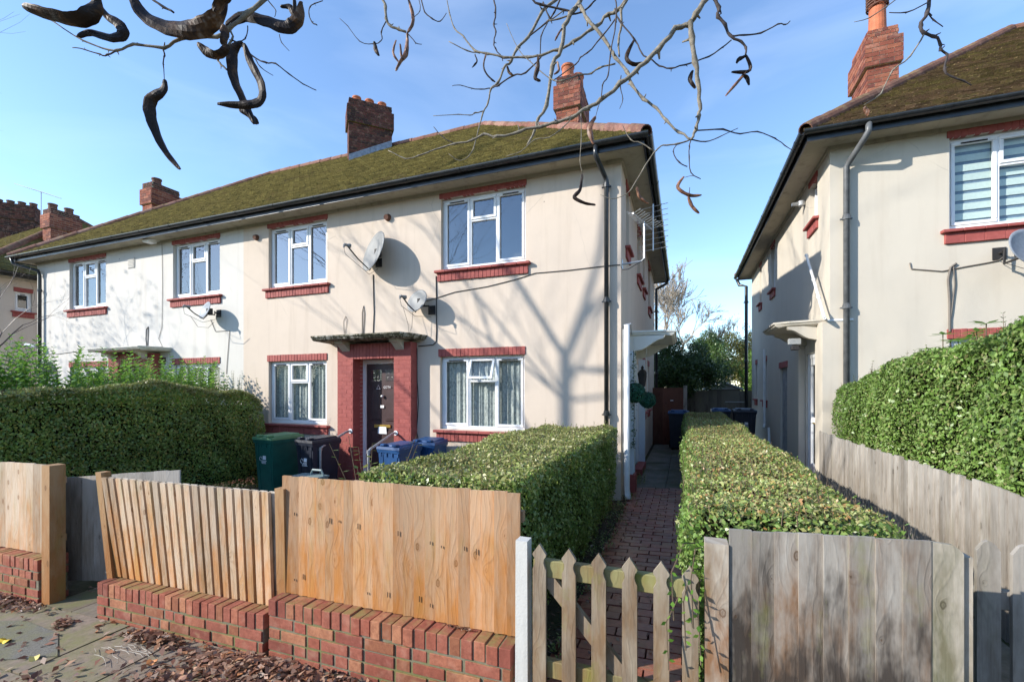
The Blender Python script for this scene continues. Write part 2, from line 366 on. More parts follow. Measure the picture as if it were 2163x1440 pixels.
# ------------------------------------------------------------------ ground
def ground():
    m, nt = mat('garden_soil'); g = NG(nt); v = g.coord(); n = g.noise(v, 9, 8, .75); n2 = g.noise(v, .8, 4, .6)
    c = g.ramp(n, [(.3, (.028, .022, .016)), (.55, (.07, .055, .038)), (.75, (.13, .11, .08))]); c = g.mix(g.ramp(n2, [(.45, 0.), (.6, .6)]), c, (.06, .075, .025))
    g.out(c, .95, .1); g.bump(n, .9, .03)
    b = MB(); xs = [-400, -60, -30]+[-30+k*2 for k in range(1, 20)]+[20, 60, 400]; ys = [-300, -40, -10, 0, 2.3, 10, 20, 60, 800]
    idx = {}
    for j, y in enumerate(ys):
        for i, x in enumerate(xs): idx[i, j] = len(b.v); b.v.append((x, y, gz(x)-.03))
    for j in range(len(ys)-1):
        for i in range(len(xs)-1): b.f.append((idx[i, j], idx[i+1, j], idx[i+1, j+1], idx[i, j+1]))
    setup(b.build('ground', m), kind='structure')
    # pavement slabs
    m, nt = mat('paving_slab'); g = NG(nt); v = g.coord(); i = g.isl(); n = g.noise(v, 22, 8, .75); n2 = g.noise(v, 1.7, 7, .7)
    c = g.ramp(i, [(0., (.17, .13, .10)), (.3, (.24, .19, .15)), (.6, (.20, .165, .13)), (.85, (.15, .14, .12))], 'CONSTANT')
    c = g.mix(g.ramp(n, [(.35, .55), (.6, 0.)]), c, (.08, .07, .055)); c = g.mix(g.ramp(n2, [(.46, 0.), (.62, .75)]), c, (.16, .165, .06))
    g.out(c, .88, .25); g.bump(n, .5, .006)
    b = MB(); y = 2.17
    ws = [.62, .62, .9, .62, .62, .9, .9, .9]
    for r, wd in enumerate(ws):
        x = -14+(r % 2)*.43
        while x < 6:
            lx = random.choice([.6, .9, .9, .75]); 
            zz = random.uniform(-.006, .004)
            g_ = .006
            p = [(x+g_, y-wd+g_), (x+lx-g_, y-wd+g_), (x+lx-g_, y-g_), (x+g_, y-g_)]
            b.hexa([(a, c_, gz(a)-.06) for a, c_ in p]+[(a, c_, gz(a)+.0+zz+random.uniform(-.003, .003)) for a, c_ in p]); x += lx
        y -= wd
    # entrance slabs inside the left gateway and along the front gardens
    for (x0, x1, y0, y1) in ((-5.15, -4.75, 2.18, 2.8), (-4.74, -4.42, 2.18, 2.8), (-5.2, -4.6, 2.81, 3.5), (-4.59, -3.9, 2.81, 3.5)):
        b.hexa([(a, c_, gz(a)-.06) for a, c_ in ((x0, y0), (x1, y0), (x1, y1), (x0, y1))]+[(a, c_, gz(a)-.004) for a, c_ in ((x0, y0), (x1, y0), (x1, y1), (x0, y1))])
    setup(b.build('pavement', m), kind='structure')
    # tarmac patch set in the pavement
    m, nt = mat('tarmac'); g = NG(nt); v = g.coord(); n = g.noise(v, 120, 3, .8); t2 = g.noise(v, 2.2, 6, .7); tcol = g.mix(g.ramp(t2, [(.42, 0.), (.6, .8)]), g.ramp(n, [(.35, (.08, .078, .07)), (.65, (.23, .22, .19))]), (.17, .165, .08)); g.out(tcol, .9, .3); g.bump(n, .8, .006)
    b = MB(); pts = [onT(*q) for q in ()]
    poly = [(-6.6, 1.36), (-4.9, 1.96), (-4.35, 1.92), (-3.95, 1.74), (-4.6, 1.45), (-4.85, 1.05), (-6.6, .55)]
    b.prism([(x, y_, gz(x)-.02) for x, y_ in poly], (0, 0, .0285))
    setup(b.build('tarmac_patch', m), kind='structure')
    # paved front yard of the main house and the two side paths
    m2, nt = mat('yard_concrete'); g = NG(nt); v = g.coord(); n = g.noise(v, 14, 8, .75); n2 = g.noise(v, 1.3, 5, .7)
    c = g.ramp(n, [(.3, (.12, .11, .09)), (.7, (.24, .22, .185))]); c = g.mix(g.ramp(n2, [(.42, 0.), (.6, .75)]), c, (.08, .085, .04)); g.out(c, .8, .3); g.bump(n, .5, .008)
    b = MB()
    for x in range(8):
        for y_ in range(8):
            x0 = -8.9+x*.62; y0 = 2.9+y_*.5
            p = [(x0, y0), (x0+.61, y0), (x0+.61, y0+.49), (x0, y0+.49)]
            b.hexa([(a, c_, gz(a)-.06) for a, c_ in p]+[(a, c_, gz(a)-.012+random.uniform(-.003, .003)) for a, c_ in p])
    y_ = 7.8
    while y_ < 14.4:
        for x0, x1 in ((-.80, -.28), (-.27, .12)):
            b.hexa([(a, c_, gz(a)-.06) for a, c_ in ((x0, y_), (x1, y_), (x1, y_+.86), (x0, y_+.86))]+[(a, c_, gz(a)+.012+random.uniform(-.004, .004)) for a, c_ in ((x0, y_), (x1, y_), (x1, y_+.86), (x0, y_+.86))])
        y_ += .88
    y_ = 2.2
    while y_ < 16:
        b.hexa([(a, c_, gz(a)-.06) for a, c_ in ((1.02, y_), (1.84, y_), (1.84, y_+.86), (1.02, y_+.86))]+[(a, c_, gz(a)+.0) for a, c_ in ((1.02, y_), (1.84, y_), (1.84, y_+.86), (1.02, y_+.86))]); y_ += .88
    setup(b.build('path', m2), kind='structure')
    m3 = m_brick('path_brick', [(.34, .09, .06), (.40, .125, .075), (.27, .08, .06), (.33, .12, .09)], .25, .5); 
    m3.node_tree.nodes['Principled BSDF'].inputs['Roughness'].default_value = .33; m3.node_tree.nodes['Principled BSDF'].inputs['Specular IOR Level'].default_value = .6
    b = MB(); y_ = 2.10; r = 0
    while y_ < 7.76:
        x = -.74-(.105 if r % 2 else 0)
        while x < .0:
            x0 = max(x, -.78); x1 = min(x+.204, .10)
            if x1-x0 > .03:
                zz = random.uniform(-.003, .003)
                b.hexa([(a, c_, gz(a)-.05) for a, c_ in ((x0, y_), (x1, y_), (x1, y_+.1), (x0, y_+.1))]+[(a+random.uniform(-.001, .001), c_, gz(a)+.012+zz+random.uniform(-.002, .002)) for a, c_ in ((x0+.003, y_+.002), (x1-.003, y_+.002), (x1-.003, y_+.098), (x0+.003, y_+.098))])
            x += .21
        y_ += .106; r += 1
    o = b.build('brick_path', m3); setup(o, kind='structure')
    o.name = 'path'
ground()

# ------------------------------------------------------------------ houses
def opening_wall(b, axis, c, inward, a0, a1, z0, z1, holes, rev=.1):
    """flat wall on axis plane ('y' or 'x') with rectangular holes (a0,a1,z0,z1) and reveals going inward*rev"""
    As = sorted({a0, a1}|{h[0] for h in holes}|{h[1] for h in holes}); Zs = sorted({z0, z1}|{h[2] for h in holes}|{h[3] for h in holes})
    P = (lambda a, z, d=0: (a, c+d, z)) if axis == 'y' else (lambda a, z, d=0: (c+d, a, z))
    for i in range(len(As)-1):
        for j in range(len(Zs)-1):
            ma, mz = (As[i]+As[i+1])/2, (Zs[j]+Zs[j+1])/2
            if any(h[0] < ma < h[1] and h[2] < mz < h[3] for h in holes): continue
            b.add([P(As[i], Zs[j]), P(As[i+1], Zs[j]), P(As[i+1], Zs[j+1]), P(As[i], Zs[j+1])], [(0, 1, 2, 3)])
    d = inward*rev
    for h in holes:
        q = [(h[0], h[2]), (h[1], h[2]), (h[1], h[3]), (h[0], h[3])]
        for k in range(4):
            a, e = q[k], q[(k+1) % 4]
            b.add([P(*a), P(*e), P(*e, d), P(*a, d)], [(0, 1, 2, 3)])

def soldier_row(b, a0, a1, c0, c1, z0, z1, axis='y', step=.075, sh=.004):
    n = max(1, round((a1-a0)/step)); s = (a1-a0)/n
    for k in range(n):
        p, q = a0+k*s+.0025, a0+(k+1)*s-.0025
        if axis == 'y': b.bev(p, q, c0, c1, z0, z1, .004, sh*.5)
        else: b.bev(c0, c1, p, q, z0, z1, .004, sh*.5)
    if axis == 'y': b.box(a0+.003, a1-.003, min(c0, c1)+.006, max(c0, c1), z0+.006, z1-.006)
    else: b.box(min(c0, c1)+.006, max(c0, c1)-.006, a0+.003, a1-.003, z0+.006, z1-.006)

def window(house, x0, x1, z0, z1, wy, face='y', out=-1, panes='curtain', lights=3, sill='full', fan_open=False, lintel=True, sb=False):
    """window in wall plane wy (y or x plane), outward direction sign out"""
    sw = lambda b, a0, a1, d0, d1, zz0, zz1: (b.bev(a0, a1, min(wy-out*d0, wy-out*d1), max(wy-out*d0, wy-out*d1), zz0, zz1, .006) if face == 'y' else b.bev(min(wy-out*d0, wy-out*d1), max(wy-out*d0, wy-out*d1), a0, a1, zz0, zz1, .006))
    fr = MB(); F = .045; d0, d1 = .075, .135
    sw(fr, x0, x1, d0, d1, z0+.0, z0+F+.02); sw(fr, x0, x1, d0, d1, z1-F, z1); sw(fr, x0, x0+F, d0+.001, d1, z0+F+.02, z1-F); sw(fr, x1-F, x1, d0+.001, d1, z0+F+.02, z1-F)
    W_ = x1-x0; zb = z0+F+.02; zt = z1-F; zm = z0+(z1-z0)*.66
    cols = [x0+F+(W_-2*F)*k/lights for k in range(lights+1)]
    for k in range(1, lights): sw(fr, cols[k]-.02, cols[k]+.02, d0+.002, d1, zb, zt)
    cen = lights//2 if lights == 3 else 0
    tr0, tr1 = zm-.02, zm+.02
    if lights >= 2: sw(fr, cols[cen]+.02, cols[cen+1]-.02, d0+.003, d1, tr0, tr1)
    f = fr.build('window', M_upvc, house)
    sash = MB(); pane = MB(); vent = MB()
    def qpane(a0, a1, p0, p1, d=.1):
        y = wy-out*d
        q = [(a0, y, p0), (a1, y, p0), (a1, y, p1), (a0, y, p1)] if face == 'y' else [(y, a0, p0), (y, a1, p0), (y, a1, p1), (y, a0, p1)]
        pane.add(q, [(0, 1, 2, 3)])
    def sashf(a0, a1, p0, p1, s=.045, e0=.062, e1=.1):
        sw(sash, a0, a1, e0, e1, p0, p0+s); sw(sash, a0, a1, e0, e1, p1-s, p1); sw(sash, a0, a0+s, e0+.001, e1, p0+s, p1-s); sw(sash, a1-s, a1, e0+.001, e1, p0+s, p1-s)
        qpane(a0+s-.004, a1-s+.004, p0+s-.004, p1-s+.004)
    for k in range(lights):
        a0, a1 = cols[k]+(.012 if k else 0), cols[k+1]-(.012 if k < lights-1 else 0)
        if k == cen and lights >= 2:
            if not fan_open: sashf(a0, a1, tr1-.008, zt)
            qpane(a0, a1, zb, tr0+.002, .11)
        else:
            sashf(a0, a1, zb, zt)
            sw(vent, a0+.10, a1-.10, .045, .062, zt-.034, zt-.016)
    if fan_open:
        a0, a1 = cols[cen]+.012, cols[cen+1]-.012; hh = zt-tr1+.01; an = R(22); s = .045; n0 = len(sash.v); p0 = len(pane.v)
        sashf(a0, a1, tr1-.008, zt)
        for lst, n_ in ((sash.v, n0), (pane.v, p0)):
            for q in range(n_, len(lst)):
                x, y, z = lst[q]; dz = z-zt; dy = y-(wy-out*.062)
                lst[q] = (x, (wy-out*.062)+dy*math.cos(an)+out*(-dz)*math.sin(an), zt+dz*math.cos(an)+0*dy)
    if sash.v: sash.build('sash', M_upvc, f)
    if vent.v: vent.build('trickle_vent', M_cable, f)
    pane.build('pane', {'curtain': M_glassc, 'blind': M_glassc, 'dark': M_glass, 'frost': M_frost}[panes], f)
    if panes == 'curtain':
        cu = MB(); n = 90; y = wy-out*.17
        for k in range(n):
            aa, bb = x0+.03+(W_-.06)*k/n, x0+.03+(W_-.06)*(k+1)/n
            fy = lambda a: y-out*(.016*math.sin(a*52+2*math.sin(a*9))+.006*math.sin(a*117))
            q = [(aa, fy(aa), z0+.03), (bb, fy(bb), z0+.03), (bb, fy(bb), z1-.03), (aa, fy(aa), z1-.03)]
            if face != 'y': q = [(v_[1], v_[0], v_[2]) for v_ in q]
            cu.add(q, [(0, 1, 2, 3)])
        cu.build('curtain', M_net, f)
    if panes == 'blind':
        bl = MB(); z = z1-.06
        while z > z0+.06:
            q = [(x0+.09, wy-out*.16, z-.092), (x1-.06, wy-out*.16, z-.092), (x1-.06, wy-out*.162, z), (x0+.09, wy-out*.162, z)]
            if face != 'y': q = [(v_[1], v_[0], v_[2]) for v_ in q]
            bl.add(q, [(0, 1, 2, 3)]); z -= .135
        bl.build('blind', M_blind, f)
        bk = MB(); q = [(x0+.06, wy-out*.175, z0+.04), (x1-.05, wy-out*.175, z0+.04), (x1-.05, wy-out*.175, z1-.05), (x0+.06, wy-out*.175, z1-.05)]
        bk.add([(v_[1], v_[0], v_[2]) for v_ in q] if face != 'y' else q, [(0, 1, 2, 3)]); bk.build('sheer_backing', PL('sheer_fabric', (.16, .23, .30), .9, .1), f)
    if lintel:
        l = MB(); yy = sorted((wy+out*.018, wy+.0-out*.06)); soldier_row(l, x0-.03, x1+.02, yy[0], yy[1], z1, z1+.135, face if face == 'y' else 'x')
        l.build('lintel', M_red, f)
    if sill:
        s = MB(); yy = sorted((wy+out*.035, wy-out*.07)); soldier_row(s, x0-.06, x1+.05, yy[0], yy[1], z0-.20, z0-.055, face if face == 'y' else 'x', step=.075 if not sb else .22)
        yy = sorted((wy+out*.085, wy-out*.08)); n = max(2, round((W_+.2)/.22)); st = (W_+.19)/n
        for k in range(n):
            a0, a1 = x0-.10+k*st+.001, x0-.10+(k+1)*st-.001
            if face == 'y': s.bev(a0, a1, yy[0], yy[1], z0-.055, z0-.012, .006)
            else: s.bev(yy[0], yy[1], a0, a1, z0-.055, z0-.012, .006)
        s.build('sill', M_red, f)
    return f

def brick_box(b, m, x0, x1, y0, y1, z0, z1, bond=.215, T=None):
    """brick courses on the four faces of a box; b bricks, m mortar core"""
    m.box(x0+.006, x1-.006, y0+.006, y1-.006, z0, z1)
    nz = max(1, round((z1-z0)/.075)); h = (z1-z0)/nz
    for k in range(nz):
        za, zb = z0+k*h+.005, z0+(k+1)*h-.005
        for (a0, a1, side) in ((x0, x1, 0), (x0, x1, 1), (y0, y1, 2), (y0, y1, 3)):
            a = a0-(bond/2 if (k+side//2) % 2 else 0)
            while a < a1-.01:
                p, q = max(a, a0)+.004, min(a+bond, a1)-.004
                if q-p > .03:
                    j = random.uniform(0, .003)
                    if side == 0: b.box(p, q, y0-j, y0+.05, za, zb)
                    elif side == 1: b.box(p, q, y1-.05, y1+j, za, zb)
                    elif side == 2: b.box(x0-j-.001, x0+.05, p, q, za, zb)
                    else: b.box(x1-.05, x1+j+.001, p, q, za, zb)
                a += bond
def chimney(house, x0, x1, y0, y1, zb, zc, pots, potm=M_pot, rot=0, mb=M_chim, cap=M_chimd, pot_h=.3, pot_r=.12, cowl=None, flash=False):
    cx, cy = (x0+x1)/2, (y0+y1)/2
    b = MB(); m = MB(); ct = MB(); o = .05
    brick_box(b, m, x0, x1, y0, y1, zb, zc-.68)
    brick_box(b, m, x0-o, x1+o, y0-o, y1+o, zc-.68, zc-.36+.0)
    brick_box(b, m, x0-o, x1+o, y0-o, y1+o, zc-.36, zc-.20)
    brick_box(ct, m, x0, x1, y0, y1, zc-.20, zc-.0, bond=.075)
    def rotm(B):
        if rot:
            ca, sa = math.cos(rot), math.sin(rot); B.v = [(cx+(x-cx)*ca-(y-cy)*sa, cy+(x-cx)*sa+(y-cy)*ca, z) for x, y, z in B.v]
        return B
    ch = rotm(b).build('chimney', mb, house)
    rotm(m).build('mortar', M_cmortar if mb is M_chim else M_mortar, ch); rotm(ct).build('cap_course', cap, ch)
    for (fx, fy) in pots:
        p = MB(); px_, py_ = x0+fx*(x1-x0), y0+fy*(y1-y0)
        prof = [(pot_r*1.1, -.02), (pot_r*1.06, .02), (pot_r*.98, pot_h*.75), (pot_r*1.0, pot_h-.05), (pot_r*1.14, pot_h-.04), (pot_r*1.14, pot_h), (pot_r*.92, pot_h), (pot_r*.85, -.01)]
        p.lathe((px_, py_, zc), prof, 18, cap=False)
        rotm(p).build('chimney_pot', potm, ch, smooth=False)
        if cowl == (fx, fy):
            c_ = MB()
            for q in range(5): c_.lathe((px_, py_, zc+pot_h-.10+q*.055), [(pot_r*1.22, 0), (pot_r*1.32, .01), (pot_r*1.32, .028), (pot_r*1.15, .03)], 18, cap=False)
            for a in range(6): c_.tube([(px_+pot_r*1.2*math.cos(a*1.047), py_+pot_r*1.2*math.sin(a*1.047), zc+pot_h-.1), (px_+pot_r*1.2*math.cos(a*1.047), py_+pot_r*1.2*math.sin(a*1.047), zc+pot_h+.2)], .01, 5)
            c_.lathe((px_, py_, zc+pot_h+.17), [(pot_r*1.35, 0), (pot_r*1.2, .04), (pot_r*.6, .09), (.01, .11)], 18)
            c_.build('cowl', M_potd, ch)
    return ch

def half_round(b, p0, p1, r, n=8, seg=.33, over=.02, up=Vector((0, 0, 1)), jit=.004):
    p0, p1 = Vector(p0), Vector(p1); T = (p1-p0); Ln = T.length; T.normalize(); s = T.cross(up).normalized(); u = s.cross(T).normalized(); k = 0; d = 0
    while d < Ln-.01:
        e = min(d+seg+over, Ln); vs = []
        o = Vector((random.uniform(-jit, jit), random.uniform(-jit, jit), random.uniform(-jit, jit)))
        for (dd, rr) in ((d, r*.97), (e, r*1.05)):
            for i in range(n+1):
                a = math.pi*1.16*i/n-.08*math.pi; vs.append(p0+T*dd+(s*math.cos(a)+u*math.sin(a))*rr+o)
            for i in range(n, -1, -1):
                a = math.pi*1.16*i/n-.08*math.pi; vs.append(p0+T*dd+(s*math.cos(a)+u*math.sin(a))*(rr-.015)+o)
        m = 2*(n+1); fs = [(i, (i+1) % m, m+(i+1) % m, m+i) for i in range(m)]+[tuple(range(m)), tuple(reversed(range(m, 2*m)))]
        b.add(vs, fs); d += seg

EZ = 5.19     # soffit level
PITCH = math.atan2(3.5, 4.5)
def gutter_run(b, j, p0, p1, r=.058, every=1.02):
    """half round gutter from p0 to p1 (rim line centre), with union brackets"""
    p0, p1 = Vector(p0), Vector(p1); T = (p1-p0); Ln = T.length; T.normalize(); s = T.cross(Vector((0, 0, 1))).normalized(); n = 10
    for (B, pts, rr, th) in [(b, (0, Ln), r, .006)]+[(j, (d-.035, d+.035), r+.005, .009) for d in np.arange(.6, Ln, every)]:
        vs = []
        for d in pts:
            for i in range(n+1):
                a = math.pi+math.pi*i/n; vs.append(p0+T*d+s*math.cos(a)*rr+Vector((0, 0, 1))*math.sin(a)*rr)
            for i in range(n, -1, -1):
                a = math.pi+math.pi*i/n; vs.append(p0+T*d+s*math.cos(a)*(rr-th)+Vector((0, 0, 1))*math.sin(a)*(rr-th))
        m = 2*(n+1); B.add(vs, [(i, (i+1) % m, m+(i+1) % m, m+i) for i in range(m)]+[tuple(range(m)), tuple(reversed(range(m, 2*m)))])

def roof_slope(b, corner, du, dv, Lu, D, run_l=1, run_r=1, z0=0, detail=True, tw=.165, ga=.1, tan=3.5/4.5):
    """corner: eave start; du unit along eave, dv unit inward (plan). trapezoid narrowing by run_l/run_r"""
    corner = Vector(corner); du = Vector(du); dv = Vector(dv); sl = math.cos(PITCH)*ga; v = 0; r = 0
    nrm = Vector((0, 0, 1))*math.cos(PITCH)-dv*math.sin(PITCH)
    while v < D-1e-4:
        v2 = min(v+sl, D); u0, u1 = v*run_l, Lu-v*run_r; U0, U1 = v2*run_l, Lu-v2*run_r
        if detail:
            u = (tw/2 if r % 2 else 0)+math.floor((u0)/tw)*tw-tw
            while u < u1:
                a0, a1 = max(u+.002, u0), min(u+tw-.002, u1)
                c0, c1 = max(u+.002, U0), min(u+tw-.002, U1)
                if a1-a0 > .01:
                    if c1 < c0: c0 = c1 = (min(max(a0, U0), U1))
                    lf = .026+random.uniform(-.006, .012)+(.02 if random.random() < .02 else 0); tl = random.uniform(-.003, .003)
                    base = lambda uu, vv, h: corner+du*uu+dv*vv+Vector((0, 0, vv*tan))+nrm*h
                    vs = [base(a0, v, 0), base(a1, v, 0), base(a1, v, lf+tl), base(a0, v, lf-tl), base(c1, v2, .004), base(c0, v2, .004)]
                    b.add(vs, [(0, 1, 2, 3), (3, 2, 4, 5), (0, 3, 5), (1, 4, 2)])
                u += tw
        else:
            base = lambda uu, vv, h: corner+du*uu+dv*vv+Vector((0, 0, vv*tan))+nrm*h
            b.add([base(u0, v, 0), base(u1, v, 0), base(u1, v, .017), base(u0, v, .017), base(U1, v2, .0), base(U0, v2, .0)], [(0, 1, 2, 3), (3, 2, 4, 5)])
        v = v2; r += 1

def block(name, label, ex0, ex1, ey, dz, roofm, wallspec, sides, front_windows, ridgem, chims, detail_r=True, detail_l=False):
    """one hipped block: eave rectangle ex0..ex1, front eave ey, level offset dz"""
    D = 9.0; wx0, wx1, wy, wy1 = ex0+.40, ex1-.40, ey+.40, ey+D-.40
    H = thing(name, label, 'house', ((ex0+ex1)/2, wy, gz((ex0+ex1)/2)))
    ez = EZ+dz
    # walls: front split by colour, sides, back
    for (a0, a1, m, lab) in wallspec:
        a0 = wx0 if a0 is None else a0; a1 = wx1 if a1 is None else a1
        b = MB(); hs = [h for h in front_windows if a0 < (h[0]+h[1])/2 < a1]
        opening_wall(b, 'y', wy, 1, a0, a1, -.9, ez+.02, [h[:4] for h in hs], .12)
        for sd, (plane, inward) in (('r', (wx1, -1)), ('l', (wx0, 1))):
            if (sd == 'r' and a1 == wx1) or (sd == 'l' and a0 == wx0):
                sh = [h[:4] for h in sides.get(sd, [])]
                opening_wall(b, 'x', plane, inward, wy, wy1, -.9, ez+.02, sh, .12)
        b.add([(a0, wy1, -.9), (a1, wy1, -.9), (a1, wy1, ez), (a0, wy1, ez)], [(0, 3, 2, 1)])
        b.build('wall', m, H, label=lab)
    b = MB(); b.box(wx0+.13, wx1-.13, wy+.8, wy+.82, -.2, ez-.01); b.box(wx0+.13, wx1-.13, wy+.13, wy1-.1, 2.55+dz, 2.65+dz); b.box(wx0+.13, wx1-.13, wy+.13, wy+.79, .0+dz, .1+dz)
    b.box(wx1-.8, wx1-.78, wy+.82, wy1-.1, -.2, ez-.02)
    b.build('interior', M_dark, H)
    # plinth
    b = MB(); b.box(wx0-.01, wx1+.01, wy-.012, wy+.05, -.9, gz((wx0+wx1)/2)+.17 if False else .02+gz(wx0)*.0-.12)
    # soffit, fascia
    b = MB(); zs = ez
    b.box(ex0+.05, ex1-.05, ey+.05, wy+.02, zs, zs+.015); b.box(ex0+.05, ex1-.05, wy1-.02, ey+D-.05, zs, zs+.015)
    b.box(wx1-.02, ex1-.05, wy+.021, wy1-.021, zs, zs+.015); b.box(ex0+.05, wx0+.02, wy+.021, wy1-.021, zs, zs+.015)
    b.box(wx0-.03, wx1+.03, wy-.03, wy, zs-.05, zs); b.box(wx1, wx1+.03, wy, wy1, zs-.05, zs); b.box(wx0-.03, wx0, wy, wy1, zs-.05, zs)
    b.build('soffit', M_soff, H)
    b = MB(); b.box(ex0+.03, ex1-.03, ey+.03, ey+.05, zs-.03, zs+.14); b.box(ex0+.03, ex1-.03, ey+D-.05, ey+D-.03, zs-.03, zs+.14)
    b.box(ex0+.03, ex0+.05, ey+.051, ey+D-.051, zs-.03, zs+.14); b.box(ex1-.05, ex1-.03, ey+.051, ey+D-.051, zs-.03, zs+.14)
    b.build('fascia', M_blk, H)
    g = MB(); j = MB(); gzz = zs+.10; o = .03
    gutter_run(g, j, (ex0-o, ey-o, gzz), (ex1+o, ey-o, gzz)); gutter_run(g, j, (ex1+o, ey-o, gzz), (ex1+o, ey+D+o, gzz-.02)); gutter_run(g, j, (ex0-o, ey+D+o, gzz-.02), (ex0-o, ey-o, gzz))
    ob = g.build('gutter', M_blk, H); per = 22
    for k in range(len(j.v)//(4*11)):
        q = MB(); n0 = k*44; q.v = j.v[n0:n0+44]; q.f = [tuple(i-n0 for i in f) for f in j.f if n0 <= f[0] < n0+44]; q.build('gutter_bracket', M_blk, ob)
    # roof
    rz = zs+.13; b = MB()
    roof_slope(b, (ex0, ey, rz), (1, 0, 0), (0, 1, 0), ex1-ex0, D/2)
    roof_slope(b, (ex1, ey, rz), (0, 1, 0), (-1, 0, 0), D, D/2, detail=detail_r)
    roof_slope(b, (ex0, ey+D, rz), (0, -1, 0), (1, 0, 0), D, D/2, detail=detail_l)
    roof_slope(b, (ex1, ey+D, rz), (-1, 0, 0), (0, -1, 0), ex1-ex0, D/2, detail=False)
    rf = b.build('roof', roofm, H)
    # closed under-roof so that no light leaks between tiles
    b = MB(); k = D/2; hh = k*3.5/4.5-.012; A = [(ex0, ey, rz-.012), (ex1, ey, rz-.012), (ex1, ey+D, rz-.012), (ex0, ey+D, rz-.012), (ex0+k, ey+k, rz+hh), (ex1-k, ey+k, rz+hh)]
    b.add(A, [(0, 1, 5, 4), (1, 2, 5), (2, 3, 4, 5), (3, 0, 4)]); b.build('roof_felt', M_dark, rf)
    b = MB(); top = rz+k*3.5/4.5; rr = .105
    half_round(b, (ex0+k, ey+k, top-.02), (ex1-k, ey+k, top-.02), rr, seg=.42)
    for (c, e) in (((ex1, ey, rz), (ex1-k, ey+k, top)), ((ex0, ey, rz), (ex0+k, ey+k, top)), ((ex1, ey+D, rz), (ex1-k, ey+k, top)), ((ex0, ey+D, rz), (ex0+k, ey+k, top))):
        half_round(b, Vector(c)-Vector((0, 0, .01)), Vector(e)-Vector((0, 0, .02)), rr)
    b.build('ridge_tiles', ridgem, rf, smooth=False)
    for c in chims: chimney(H, *c['a'], **c['k'])
    return H, (wx0, wx1, wy, wy1, ez)

def mirror_x(l, m): return [(2*m-b, 2*m-a, c, d) for a, b, c, d in l]
PX = -8.88
fw_up = [(-4.02, -2.43, 3.79, 5.05), (-8.15, -6.59, 3.79, 5.05)]
fw_lo = [(-4.04, -2.45, .98, 2.26), (-8.15, -6.60, .98, 2.26)]
porch = (-5.785, -4.872, -.1, 2.24)
FW = fw_up+fw_lo+[porch]
FW += mirror_x(FW, PX)
def front_door(H, x0, x1, y, z0, z1, m=M_door, glass=True):
    b = MB(); b.box(x0, x0+.065, y-.02, y+.05, z0, z1); b.box(x1-.065, x1, y-.02, y+.05, z0, z1); b.box(x0+.065, x1-.065, y-.019, y+.05, z1-.07, z1)
    fr = b.build('door_frame', M_upvc, H)
    d = MB(); d.box(x0+.068, x1-.068, y+.012, y+.05, z0, z1-.072); xa, xb = x0+.068, x1-.068; w_ = xb-xa
    for (u0, u1) in ((.13, .44), (.56, .87)):
        for (q0, q1) in ((.10, .40), (.48, .76)):
            X0, X1, Z0, Z1 = xa+u0*w_, xa+u1*w_, z0+q0*(z1-z0), z0+q1*(z1-z0)
            d.bev(X0, X1, y+.002, y+.02, Z0, Z1, .008); d.bev(X0+.03, X1-.03, y-.006, y+.01, Z0+.03, Z1-.03, .008)
    dd = d.build('door', m, H)
    gsm = MB()
    for (u0, u1) in ((.13, .44), (.56, .87)):
        gsm.bev(xa+u0*w_, xa+u1*w_, y-.001, y+.02, z0+.82*(z1-z0), z0+.92*(z1-z0), .008)
    gsm.build('door_pane', M_glass, dd)
    l = MB(); l.bev(xa+.24*w_, xa+.72*w_, y-.012, y+.012, z0+.435*(z1-z0)-.028, z0+.435*(z1-z0)+.028, .005); l.build('letterbox', M_brass, dd)
    k = MB(); k.lathe((xa+.5*w_, y-.02, z0+.69*(z1-z0)), [(.0, -.035), (.028, -.02), (.035, 0), (.028, .02), (0, .035)], 12); k.build('door_knocker', M_steel, dd)
    pp = MB(); pp.add([(xa+.36*w_, y-.016, z0+.37*(z1-z0)), (xa+.62*w_, y-.016, z0+.37*(z1-z0)), (xa+.60*w_, y-.015, z0+.43*(z1-z0)), (xa+.37*w_, y-.015, z0+.43*(z1-z0))], [(0, 1, 2, 3)]); pp.build('letter', M_upvc, dd)
    return dd
def canopy(H, cx, y, zt, hw=.98, proj=.6, face='y', m=None, out=-1, mossy=True, cant=.12):
    """concrete door hood with a cyma edge and two scroll brackets"""
    P = (lambda a, d, z: (a, y+out*d, z)) if face == 'y' else (lambda a, d, z: (y+out*d, a, z))
    b = MB(); layers = [(0, .0, .0), (-.028, .0, 0), (-.034, -.02, -.02), (-.06, -.03, -.03), (-.085, -.07, -.07)]
    rings = []
    for dz, e, _ in layers:
        rings.append([P(cx-hw-cant*.4-e*.8, 0, zt+dz), P(cx-hw+cant*.8-e*.8, proj*.72+e, zt+dz), P(cx-hw+cant*2.0, proj+e, zt+dz), P(cx+hw-cant*2.0, proj+e, zt+dz), P(cx+hw-cant*.8+e*.8, proj*.72+e, zt+dz), P(cx+hw+cant*.4+e*.8, 0, zt+dz)])
    n = 6; vs = [p for r_ in rings for p in r_]; fs = [tuple(range(n)), tuple(reversed(range(n*(len(rings)-1), n*len(rings))))]
    for k in range(len(rings)-1):
        for i in range(n): fs.append((k*n+i, (k+1)*n+i, (k+1)*n+(i+1) % n, k*n+(i+1) % n))
    b.add(vs, fs); cp = b.build('canopy', m or M_hood, H)
    return cp, P
